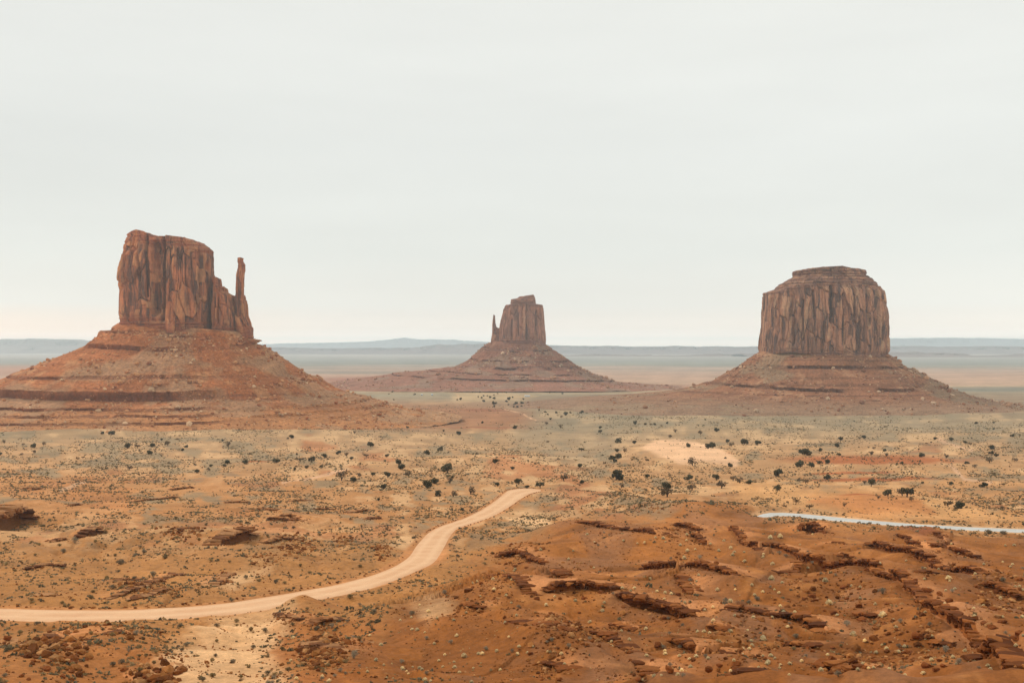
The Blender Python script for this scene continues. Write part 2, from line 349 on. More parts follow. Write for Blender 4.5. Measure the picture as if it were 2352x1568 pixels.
DIAG = [(1674,1204,10),(1694,1224,11),(1718,1246,11),(1744,1259,9),(1764,1251,10),(1791,1257,13),(1817,1265,13),(1840,1277,14),(1848,1291,14),(1875,1295,16),(1913,1297,18),(1957,1303,18),(1986,1315,18),(2010,1330,17),(2045,1338,17),(2059,1350,17),(2085,1365,19),(2106,1382,14),(2120,1405,15),(2156,1425,20),(2188,1435,23),(2220,1452,25),(2249,1467,26),(2266,1487,24),(2285,1512,18),(2310,1540,22),(2340,1585,22)]
LEDGE_DATA = [  # crest line in the photo, height (px), hump (m), hump width (m), material, label
 ([(304,1150),(340,1146),(411,1138)],3,0,8,'tan_ledge','thin orange rock ledge on the sandy slope above the left road, longest far one'),
 ([(392,1122),(424,1118),(450,1116)],4,0,8,'tan_ledge','short orange rock lip in the scrub beyond the long thin orange ledge'),
 ([(665,1149),(690,1147),(708,1148)],3,0,8,'tan_ledge','small orange rock lip in the sandy scrub left of the dark junipers'),
 ([(590,1165),(622,1168),(650,1170)],4,1,8,'tan_ledge','flat reddish ledge among scrub, upper one of the stacked pair above the alcove'),
 ([(612,1184),(655,1187),(681,1189)],8,1,10,'tan_ledge','flat ledge with dark shadowed underside, lower one of the stacked pair above the alcove'),
 ([(722,1169),(750,1168),(775,1169)],3,0,8,'tan_ledge','thin ledge in orange sand just left of the narrowest far ledge'),
 ([(800,1176),(825,1172),(848,1169)],4,0,8,'tan_ledge','narrow dark ledge in sand nearest the road on the left side'),
 ([(1542,1195),(1571,1199),(1601,1211)],11,1.0,8,'ledge','broken dark red ledge on the low hill just left of the white road'),
 ([(1583,1224),(1600,1228),(1616,1234)],9,.3,6,'ledge','small dark red rock outcrop below the broken ledge on the low hill'),
 ([(1838,1206),(1850,1201),(1866,1200),(1886,1208)],18,.6,6,'ledge','dark brown knob of rock just below the start of the white road'),
 ([(1317,1201),(1361,1207),(1413,1224),(1457,1225),(1507,1236)],6,3.2,15,'ledge','thin dark overhanging lip along the crest of the rounded hill right of the road'),
 ([(2056,1222),(2080,1233),(2103,1248),(2122,1262)],7,1.2,8,'ledge','dark ledge on the left flank of the smooth brown hump near the white road'),
 ([(1980,1246),(2007,1245),(2033,1257),(2074,1265),(2103,1274),(2132,1286),(2161,1294),(2191,1303),(2220,1312),(2243,1318),(2270,1324)],15,1.6,10,'ledge','long layered red ledge running down to the right below the white road'),
 ([(2145,1265),(2161,1259),(2191,1265),(2220,1274),(2250,1281)],9,.6,6,'ledge','flat slab with a dark hollow beneath it, behind the long layered red ledge'),
 ([(186,1223),(215,1213),(239,1206)],15,.6,8,'tan_ledge','small dark alcove ledge in the sand at far left, between the two bigger alcoves'),
 ([(-40,1186),(10,1176),(50,1160),(87,1155)],38,.8,9,'tan_ledge','tall dark alcove cliff at the left edge of the photo'),
 ([(500,1233),(540,1222),(565,1218),(592,1213)],22,.5,9,'tan_ledge','dark overhanging alcove under a tan slab above the left road'),
 ([(497,1342),(515,1328),(537,1312)],6,.3,6,'tan_ledge','tilted tan slabs beside the pale clay patch above the road'),
 ([(245,1372),(295,1357),(336,1344),(376,1332),(426,1312)],6,.6,7,'tan_ledge','slanting row of tilted tan slabs above the left end of the road'),
 ([(290,1376),(340,1366),(380,1350)],4,.3,5,'tan_ledge','second thinner row of tilted slabs just below the slanting slab row'),
 ([(1129,1272),(1179,1266),(1214,1277),(1243,1289)],10,.6,7,'ledge','crumbling brown ledge at the left foot of the rounded hill'),
 ([q[:2] for q in DIAG],[q[2] for q in DIAG],1.7,10,'ledge','longest dark blocky ledge, running diagonally down the right foreground to the bottom corner'),
 ([(1466,1305),(1501,1313),(1530,1321),(1574,1318),(1618,1327),(1648,1336),(1696,1350)],15,1.5,10,'ledge','jagged orange ledge across the slope between the rounded hill and the diagonal ridge'),
 ([(1119,1335),(1146,1340),(1165,1351),(1192,1364),(1208,1374)],5,1.6,10,'ledge','thin dark lip on the spur left of the blocky red wall'),
 ([(1255,1373),(1308,1367),(1334,1364),(1369,1367),(1398,1368),(1418,1373)],16,1.6,9,'ledge','wall of big square red blocks in the middle of the foreground slope'),
 ([(1417,1376),(1442,1383),(1501,1386),(1548,1392),(1592,1404)],20,1.2,9,'ledge','wall of rounded crumbling red blocks continuing right from the square blocks'),
 ([(1683,1401),(1700,1397),(1741,1402),(1782,1408),(1823,1411),(1842,1420)],9,1.3,9,'ledge','low flat ledge on the slope just below the long diagonal ridge'),
 ([(1164,1426),(1188,1434),(1232,1442),(1255,1450),(1290,1452),(1324,1448)],8,2.0,11,'ledge','sharp thin overhanging lip with deep black shadow at lower centre'),
 ([(1346,1465),(1372,1474),(1413,1480),(1453,1488)],8,1.2,8,'ledge','short thin overhanging lip just right of the sharp one at lower centre'),
 ([(1519,1459),(1560,1462),(1589,1474),(1633,1467),(1662,1474),(1711,1484)],18,1.5,9,'ledge','rough dark ledge with rounded blocks at the lower right of centre'),
 ([(1451,1521),(1472,1532),(1509,1545)],8,.8,7,'ledge','short dark rock lip near the bottom edge at the centre right'),
 ([(2216,1519),(2249,1525),(2278,1537),(2310,1558),(2330,1585)],30,1.2,8,'ledge','massive dark blocks at the bottom right corner'),
 ([(236,1452),(260,1449),(297,1450)],5,.4,6,'tan_ledge','small dark ledge just below the left stretch of road'),
 ([(600,1236),(650,1231),(700,1236)],5,.4,8,'tan_ledge','rubbly lip of tan rock on the knoll left of the road bend'),
 ([(2090,1120),(2110,1122)],3,0,5,'tan_ledge',None),
]
LEDGE_DATA = [q for q in LEDGE_DATA if q[5]]
for mt, rows in (('ledge', [(1513,1290,1566,1289,6),(1267,1315,1293,1324,6),(1318,1307,1342,1318,6),(1271,1335,1288,1351,10),(1519,1254,1542,1263,5),(1586,1250,1616,1261,11),(1537,1232,1558,1234,8),(1552,1339,1584,1364,7),(1616,1529,1650,1538,15),(1680,1521,1736,1558,17),(1458,1556,1497,1565,12),(1793,1318,1841,1303,7),(1914,1280,1956,1277,9),(1907,1252,1938,1249,5),(1799,1467,1869,1482,9),(1867,1499,1930,1506,14),(1937,1513,1976,1520,14),(1838,1425,1883,1447,14),(2262,1353,2336,1371,13),(2101,1353,2157,1348,10),(2143,1222,2171,1246,6),(1955,1519,1977,1548,9),(1702,1548,1742,1563,18),(1200,1408,1262,1420,6),(1060,1385,1110,1396,5),(1400,1440,1455,1450,6),(1620,1440,1668,1446,7),(1960,1405,2012,1420,8),(1240,1520,1296,1532,7),(2130,1480,2180,1500,9)]),
        ('tan_ledge', [(628,1405,678,1424,5),(706,1427,780,1418,7),(698,1474,788,1485,11),(782,1469,845,1477,4),(48,1118,95,1121,4),(166,1159,190,1155,4),(414,1215,464,1206,4),(524,1152,578,1150,4),(119,1241,163,1235,5),(105,1365,128,1364,4),(266,1336,327,1334,5),(105,1453,131,1464,8),(100,1477,190,1481,6),(309,1560,348,1552,11),(374,1526,399,1526,5),(-6,1467,34,1464,11),(40,1300,150,1296,5),(640,1190,700,1200,4),(840,1190,880,1186,4)])):
    for (a, b, c, d, th) in rows: LEDGE_DATA.append(([(a, b), ((a+c)/2, (b+d)/2-1), (c, d)], th, .8 if mt == 'ledge' else .3, 6 if mt == 'ledge' else 5, mt, None))
for pts, th, hh, w_, mt, lab in LEDGE_DATA:
    P = np.array(pts, float); Yb = Y_of_v(P[:, 1]); hs = np.asarray(th if isinstance(th, list) else [th]*len(P), float)/FD*Yb*1.15; h = float(hs.mean())
    if mt == 'ledge': hh *= 1.9
    X, Y, _ = hit(P[:, 0], P[:, 1], .6*h+hh*.98, 0)
    Yr = np.clip(Y, Yb*.84, Yb*1.12)
    PP = np.stack([(P[:, 0]-CU)/FD*Yr, Yr], 1); cs = np.r_[0, np.cumsum(np.hypot(*np.diff(PP, axis=0).T))]
    LEDGES.append(dict(P=PP, fr=cs/cs[-1], hs=hs, len=float(cs[-1]), h=h, hh=hh, w=w_, mat=mt, label=lab, dec=(8.0 if not lab else 30.0 if mt == 'tan_ledge' else 14.0), cave=(.62*h if h > 1.6 and lab and mt == 'tan_ledge' else .20*h+.28)))

# ---- soil colours (reflectance), laid out on the plan
def seen(*c): return alb(c)
def paint(C, c, m): C += (np.asarray(c)[None, :]-C)*m[:, None]
def poly_mask(u, v, poly, soft):
    poly = np.asarray(poly, float); r = np.zeros(u.shape); p = soft*2
    m = (u > poly[:, 0].min()-p) & (u < poly[:, 0].max()+p) & (v > poly[:, 1].min()-p) & (v < poly[:, 1].max()+p)
    if m.any():
        d, _, _ = seg_dist(u[m], v[m], np.r_[poly, poly[:1]]); s = np.where(inside(u[m], v[m], poly), d, -d); r[m] = ss(-soft, soft, s)
    return r
def blob(u, v, cu, cv, ru, rv, sharp=.5): 
    d = np.hypot((u-cu)/ru, (v-cv)/rv); return ss(1+sharp, 1-sharp, d)
def soil(X, Y):
    u, v = design(X, Y); n = len(u)
    lx = np.arctan2(X, np.maximum(Y, 1))*FD; lyv = v
    n1 = fbm(lx/150, lyv/34, 101, 4); n2 = fbm(lx/42, lyv/11, 111, 4); n3 = fbm(X/14, Y/14, 121, 4); n4 = fbm(lx/400, lyv/26, 131, 4)
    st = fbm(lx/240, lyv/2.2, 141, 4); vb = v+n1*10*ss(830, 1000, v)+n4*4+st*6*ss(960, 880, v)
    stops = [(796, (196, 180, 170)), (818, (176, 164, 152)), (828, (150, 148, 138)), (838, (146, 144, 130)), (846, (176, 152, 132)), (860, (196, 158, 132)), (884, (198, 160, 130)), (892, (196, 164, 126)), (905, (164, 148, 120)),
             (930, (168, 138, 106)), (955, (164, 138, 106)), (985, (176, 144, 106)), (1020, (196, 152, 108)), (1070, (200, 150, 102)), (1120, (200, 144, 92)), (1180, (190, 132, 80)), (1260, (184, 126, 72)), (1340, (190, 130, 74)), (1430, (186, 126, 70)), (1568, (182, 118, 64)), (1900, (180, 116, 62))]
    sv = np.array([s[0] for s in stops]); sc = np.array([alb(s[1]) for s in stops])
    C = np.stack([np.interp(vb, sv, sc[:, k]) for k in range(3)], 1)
    # mid valley: sand / sage / orange mottling
    mid = ss(905, 960, v)*ss(1330, 1180, v)
    paint(C, alb((220, 176, 128)), mid*.6*ss(.10, .45, n2+n1*.6))
    paint(C, alb((154, 136, 106)), mid*.65*ss(.05, .5, -n2+n4*.5))
    paint(C, alb((196, 124, 76)), mid*.7*ss(.28, .55, n1*.9-n2*.4)*ss(1000, 1060, v+(1-u/2352)*60))
    # left hand orange bad-land benches
    paint(C, alb((198, 132, 76)), .75*poly_mask(u+n2*60, v+n1*14, [(-200,1040),(330,1090),(700,1110),(900,1165),(880,1205),(560,1215),(300,1205),(-200,1150)], 40)*ss(-.35, .35, n2+n1))
    # plain between the buttes
    paint(C, alb((172, 114, 76)), .8*poly_mask(u+n2*40, v, [(560,985),(700,925),(900,922),(1150,935),(1260,965),(1180,985),(900,992)], 16))
    paint(C, alb((150, 80, 48)), .5*blob(u, v+n2*3, 1120, 983, 120, 2.5)+.5*blob(u, v+n2*3, 900, 938, 60, 3)+.5*blob(u, v+n2*3, 1110, 942, 50, 4))
    paint(C, alb((150, 124, 98)), .8*poly_mask(u+n2*50, v+n1*4, [(1180,915),(1420,903),(1620,893),(1800,905),(2500,900),(2500,955),(2100,942),(1700,938),(1420,936),(1250,938)], 12))
    paint(C, alb((168, 118, 84)), .45*poly_mask(u+n2*50, v+n1*4, [(1430,918),(1640,908),(1800,925),(2100,915),(2080,938),(1700,936)], 10))
    paint(C, alb((206, 172, 128)), .7*poly_mask(u+n2*30, v+n1*3, [(1010,895),(1160,893),(1230,912),(1180,922),(1060,922)], 6))
    paint(C, alb((165, 96, 70)), .8*blob(u, v+n4*3, 930, 872, 220, 9, .5)); paint(C, alb((160, 92, 68)), .8*blob(u, v+n4*3, 1250, 887, 330, 7, .5))
    paint(C, alb((184, 118, 84)), .6*blob(u, v, 60, 850, 160, 12, .6))
    paint(C, alb((104, 112, 104)), .7*blob(u, v+n4*2, 2300, 893, 200, 6, .6)+.5*blob(u, v+n4*2, 800, 855, 150, 3, .6))
    # sage hollow
    paint(C, alb((160, 142, 114)), .5*poly_mask(u+n2*40, v+n1*10, [(1230,940),(1460,925),(1900,930),(2400,960),(2400,1000),(1900,1000),(1640,985),(1470,1000),(1360,1090),(1280,1060),(1180,1010)], 30))
    # bare sand dune and smooth sand slope above the white road
    sand = poly_mask(u+n3*8, v+n3*3, [(1472,1034),(1500,1010),(1550,1005),(1600,1012),(1640,1032),(1700,1062),(1690,1072),(1610,1066),(1560,1072),(1500,1050)], 6)
    paint(C, alb((246, 194, 148)), sand)
    paint(C, alb((222, 164, 106)), .8*poly_mask(u+n2*30, v+n2*8, [(1690,1100),(1840,1120),(2080,1128),(2220,1160),(2352,1190),(2352,1208),(1960,1183),(1750,1172),(1690,1150)], 18))
    paint(C, alb((206, 130, 72)), .75*poly_mask(u+n2*30, v+n2*6, [(1860,1140),(2000,1135),(2110,1150),(2140,1180),(1960,1180),(1870,1165)], 12))
    for cu_, cv_, ru, rv in ((1900,1086,45,4),(1985,1082,60,4),(2010,1100,150,4),(1980,1140,45,2.5),(585,1062,30,3),(2010,1060,200,8)): paint(C, alb((176, 92, 44)), .8*blob(u+n2*10, v+n2*3, cu_, cv_, ru, rv, .4))
    # pale tracks in the valley
    for tr, wd in (([(140,1130),(175,1112),(195,1104)],5),([(2185,1070),(2205,1085),(2215,1100),(2240,1104),(2275,1108)],4),([(2150,1010),(2200,1030),(2235,1040)],3),([(1160,940),(1195,950),(1230,965)],.5),([(1050,905),(1054,913)],.5),([(650,1110),(760,1090),(800,1080)],3)):
        d, _, _ = seg_dist(u+n3*4, v, np.array(tr, float)); paint(C, alb((226, 176, 136)), .8*ss(wd+1.5, wd*.4, d))
    # red foreground hills
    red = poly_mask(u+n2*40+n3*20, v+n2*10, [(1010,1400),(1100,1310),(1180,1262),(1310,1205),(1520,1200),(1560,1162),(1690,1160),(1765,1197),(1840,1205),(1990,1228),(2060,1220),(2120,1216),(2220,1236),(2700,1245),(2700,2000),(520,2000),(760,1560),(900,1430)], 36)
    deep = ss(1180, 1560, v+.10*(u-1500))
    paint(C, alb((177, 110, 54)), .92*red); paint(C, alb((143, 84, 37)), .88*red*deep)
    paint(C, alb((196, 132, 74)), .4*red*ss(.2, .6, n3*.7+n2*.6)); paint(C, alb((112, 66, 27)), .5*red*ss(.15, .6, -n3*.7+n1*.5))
    paint(C, alb((150, 104, 72)), .55*red*ss(.12, .5, fbm(lx/110+7, lyv/30, 161, 3)+.4*n3)); paint(C, alb((192, 118, 54)), .35*red*ss(.2, .5, fbm(lx/80+3, lyv/26, 171, 3)))
    brn = poly_mask(u+n2*30, v+n2*8, [(2060,1222),(2110,1213),(2150,1225),(2160,1250),(2120,1258)], 8); paint(C, alb((158, 92, 58)), .8*brn)
    left = poly_mask(u+n2*40, v+n2*10, [(-300,1432),(200,1436),(420,1500),(420,1600),(-300,1600)], 30); paint(C, alb((170, 104, 52)), .6*left*ss(-.3, .4, n3))
    knoll = poly_mask(u+n3*14, v+n3*6, [(630,1400),(690,1375),(760,1392),(860,1410),(880,1470),(820,1568),(620,1600),(600,1480)], 18); paint(C, alb((168, 98, 48)), .6*knoll*ss(-.3, .4, n3+.2))
    # pale clay flats near the road
    for pg, s in (([(470,1345),(560,1310),(620,1300),(590,1330),(540,1355)],10),([(880,1248),(935,1228),(955,1240),(935,1262),(905,1262)],5),([(1165,1178),(1215,1158),(1262,1182),(1278,1216),(1222,1210),(1180,1204)],7),([(495,1404),(660,1392),(660,1440),(628,1500),(680,1600),(330,1600),(400,1500),(465,1440)],20),([(940,1420),(1000,1405),(1040,1440),(980,1465)],16)):
        paint(C, alb((236, 186, 134)), .9*poly_mask(u+(n3*30+n2*26)*s/22, v+(n3*12+n2*9)*s/22, pg, s*1.4)*(.8+.4*n3))
    # paler soil just behind each ledge lip
    for Ld in LEDGES:
        P = Ld['P']; m = (X > P[:, 0].min()-8) & (X < P[:, 0].max()+8) & (Y > P[:, 1].min()-8) & (Y < P[:, 1].max()+8)
        if m.any():
            d, s, f = seg_dist(X[m], Y[m], P); k = ss(0, .1, f)*ss(1, .9, f)*ss(7.5, 1.5, d)*(s > .3)*(.5+.4*n3[m])
            Cm = C[m]; paint(Cm, alb((218, 146, 92)), np.clip(k, 0, .8)); C[m] = Cm
    # graded road shoulders
    d = strip_dist(X, Y, RA, RB); paint(C, alb((214, 142, 86)), .8*ss(3.2, .6, d)*(.7+.4*n3))
    d = strip_dist(X, Y, WA, WB); paint(C, alb((226, 176, 128)), .8*ss(5, .6, d))
    mott = (1+.22*st*ss(960, 900, v)+.16*n3*ss(1900, 300, Y)+.12*n2)[:, None]
    return np.clip(C*mott, .01, .9)

# ---- the ground sheet: a fan from below the viewpoint to the horizon
vr = np.r_[CV+.55*(np.linspace(1, 4.2, 26)**2-1)/1.0+0.9, np.linspace(806, 1000, 250), np.linspace(1000.9, 1620, 760), np.linspace(1624, 2300, 60)]
vr = np.unique(np.round(vr, 3))[::-1]
Yr = Y_of_v(vr); Yr = np.r_[12.0, 16, 22, Yr[Yr > 26]]; Yr = np.unique(Yr)
Yr = np.r_[Yr[Yr < 37500], 39000]
uc = np.linspace(-420, 2772, 1420)
YY, TT = np.meshgrid(Yr, (uc-CU)/FD, indexing='ij')
XX = TT*(YY+ (30*np.exp(-YY/60)))
gx = XX.ravel(); gy = YY.ravel()
gz = terrain(gx, gy)
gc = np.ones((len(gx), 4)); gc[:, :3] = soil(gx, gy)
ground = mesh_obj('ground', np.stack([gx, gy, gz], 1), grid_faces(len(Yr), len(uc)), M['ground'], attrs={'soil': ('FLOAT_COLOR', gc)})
tag(ground, kind='structure')

def road_material(name, a, b_, c):
    m, t, b = mat_base(name); p = geopos(t)
    col = mixc(t, mapr(t, nz(t, p, .12, 6, .6), .35, .65, 0, 1), a, b_)
    lane = attr(t, 'lane', 2)
    trk = mapr(t, mth(t, 'ADD', mth(t, 'ABSOLUTE', mth(t, 'SUBTRACT', mth(t, 'ABSOLUTE', lane, 0), .45), 0), mth(t, 'MULTIPLY', nz(t, p, .3, 4, .6), .3)), .2, .42, .7, 0)
    col = mixc(t, trk, col, c)
    t.links.new(vscale(t, col, mapr(t, nz(t, p, 1.5, 6, .7), .25, .75, .9, 1.1)), b.inputs['Base Color']); bump(t, b, nz(t, p, 2, 5, .6), .3, .1)
    return m
M['road'] = road_material('graded_dirt', alb((238, 190, 146)), alb((226, 172, 128)), alb((242, 196, 152)))
M['white_road'] = road_material('pale_gravel', alb((208, 206, 200)), alb((196, 192, 184)), alb((220, 218, 212)))
def build_road(name, A, B, mat, lift=.05):
    nc = 15; tt = np.linspace(0, 1, nc); wob = np.zeros(len(A))
    q = np.arange(len(A)); e1 = .35*vn(q/6.0, q*0+.5, 5); e2 = .35*vn(q/6.0, q*0+9.5, 6)
    V = []; ln = []
    dirw = (B-A)/np.maximum(np.hypot(*(B-A).T), .1)[:, None]
    A2 = A+dirw*e1[:, None]; B2 = B+dirw*e2[:, None]
    for t_ in tt:
        p = A2*(1-t_)+B2*t_; crown = .12*(1-(2*t_-1)**2) if 0 < t_ < 1 else -.25
        V.append(np.stack([p[:, 0], p[:, 1], EYE-drop(p[:, 1])+lift+crown], 1)); ln.append(np.full(len(A), 2*t_-1))
    V = np.stack(V, 1).reshape(-1, 3); ln = np.stack(ln, 1).ravel()
    return tag(mesh_obj(name, V, grid_faces(len(A), nc), mat, attrs={'lane': ('FLOAT', ln)}), kind='structure')
build_road('dirt_road', RA, RB, M['road'])
build_road('gravel_road', WA, WB, M['white_road'])

# ------------------------------------------------------------------ buttes
def interp_edge(edge, Yref):
    """(row, column) pairs -> arrays of height z (ascending) and column offset"""
    e = sorted(edge, key=lambda q: -q[0]); z = np.array([EYE-(q[0]-CV)/FD*Yref for q in e]); x = np.array([q[1] for q in e], float); return z, x
def block(parent, name, Yc, left, right, top, base, depth, mat, nth=640, nz_=260, sq=3.2, amp=1.0, seed=0, cracks=(), cell=(14, 55), bands=(.12, .12), yoff=0.0, rough_top=2.0):
    """a weathered sandstone tower: its outline at each height, pushed in and out by joints, slabs and bedding"""
    Yr_ = Yc+yoff-.75*depth; S = (Yc+yoff)/FD; Sz = Yr_/FD; ox, oy, oz = parent.location
    zl, xl = interp_edge(left, Yr_); zr, xr = interp_edge(right, Yr_)
    tx = np.array([(q[0]-CU)*S for q in top]); tz = np.array([EYE-(q[1]-CV)*Sz for q in top])
    bx = np.array([(q[0]-CU)*S for q in base]); bz = np.array([EYE-(q[1]-CV)*Sz for q in base])
    near_, far_ = (Yc+yoff-(.55 if sq > 3 else .22)*depth)/FD, (Yc+yoff+(.55 if sq > 3 else .22)*depth)/FD      # off the axis one edge is a front corner, the other a back corner
    xl = (xl-CU)*np.where(xl < CU, near_, far_); xr = (xr-CU)*np.where(xr < CU, far_, near_)
    th = np.linspace(0, 2*np.pi, nth, endpoint=False); c = np.cos(th); s_ = np.sin(th)
    ex = np.sign(c)*np.abs(c)**(2/sq); ey = np.sign(s_)*np.abs(s_)**(2/sq)
    nx = np.sign(ex)*np.abs(ex)**(sq-1)+1e-6; ny = np.sign(ey)*np.abs(ey)**(sq-1); nl = np.hypot(nx, ny); nx /= nl; ny /= nl
    a0 = (xr.mean()-xl.mean())/2; per = np.r_[0, np.cumsum(np.hypot(np.diff(ex*a0), np.diff(ey*depth)))]
    xm = (np.interp(tz.mean(), zl, xl)+np.interp(tz.mean(), zr, xr))/2
    xtop = np.clip(xm+a0*ex, tx.min(), tx.max())
    ztop = np.interp(xtop, tx, tz); zbase = np.interp(xm+a0*ex, bx, bz)-4
    t = np.linspace(0, 1, nz_)[:, None]; Z = zbase[None]+(ztop-zbase)[None]*t
    XL = np.interp(Z, zl, xl); XR = np.interp(Z, zr, xr); half = (XR-XL)/2; mid = (XR+XL)/2
    dep = depth*(.55+.45*half/max(half.max(), 1e-3))*np.ones_like(Z)
    P = np.broadcast_to(per[None], Z.shape); EX = np.broadcast_to(ex[None], Z.shape); EY = np.broadcast_to(ey[None], Z.shape)
    pw = P + 2.2*vn(P/30, Z/40, seed+7)*1.5
    v1, b1 = cells(pw/cell[0], Z/cell[1]+P/90, seed+1); v2, b2 = cells(pw/(cell[0]*.42), Z/(cell[1]*.4), seed+2)
    jn = ridged(pw/(cell[0]*.9), Z/220, seed+3, 3)
    jn2 = ridged(pw/(cell[0]*.38), Z/160+3, seed+14, 2)
    jm = ss(-.25, .35, fbm(P/50, Z/90, seed+15, 2))
    D = amp*(3.2*v1+1.4*v2*jm - 4.6*ss(.5, .95, jn)*(.35+.65*jm) - 1.1*jm*ss(.5, .95, jn2) + 1.6*fbm(P/40, Z/60, seed+4, 4) - 2.6*ss(.10, 0, b1)-.8*jm*ss(.08, 0, b2))
    D += amp*.35*fbm(P/3, Z/5, seed+5, 3)
    tb = np.broadcast_to(t, Z.shape); bandm = np.maximum(ss(1-bands[0]*1.4, 1-bands[0]*.7, tb), ss(bands[1]*1.4, bands[1]*.7, tb))
    str_ = vn(np.zeros_like(Z)+.5+P/400, Z/2.6, seed+8)+.6*vn(P/300, Z/1.1, seed+9)
    D = D*(1-.55*bandm) + amp*1.1*np.sign(str_)*np.abs(str_)**.6*bandm
    D *= (.18+.82*np.abs(EY)**.8)                       # keep the outline close to the surveyed one
    X = mid+half*EX
    for (cx, wd, dp, z0, z1) in cracks:                 # named clefts on the near face: column px, width m, depth m, rows
        xc = (cx-CU)*S+1.4*vn(Z/18, Z*0+cx, seed+11); za = EYE-(z0-CV)*Sz; zb_ = EYE-(z1-CV)*Sz
        g = np.exp(-((X-xc)/wd)**2)*ss(zb_-6, zb_+2, Z)*ss(za+6, za-2, Z)*(EY < -.2); D -= 1.7*dp*g
    Xw = X+nx[None]*D; Yw = Yc+yoff+dep*EY+ny[None]*D
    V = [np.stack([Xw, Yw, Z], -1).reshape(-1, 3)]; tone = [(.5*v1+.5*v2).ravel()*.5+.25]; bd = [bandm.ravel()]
    nrg = 14; cxm = Xw[-1].mean(); cym = Yw[-1].mean()
    for k in range(1, nrg+1):
        f = 1-k/nrg*.97; x = cxm+(Xw[-1]-cxm)*f; y = cym+(Yw[-1]-cym)*f
        z = np.interp(x, tx, tz)*1.0 + rough_top*(fbm(x/9, y/9, seed+12, 3)) - .3; z = z if k > 1 else np.maximum(z-.3, Z[-1]-.6)
        V.append(np.stack([x, y, z], 1)); tone.append(np.full(nth, .3)); bd.append(np.full(nth, 1.0))
    V = np.concatenate(V)-np.array([ox, oy, oz])
    F = grid_faces(nz_+nrg, nth, True)
    return mesh_obj(name, V, F, mat, parent, smooth=False, attrs={'tone': ('FLOAT', np.concatenate(tone)), 'band': ('FLOAT', np.concatenate(bd))})

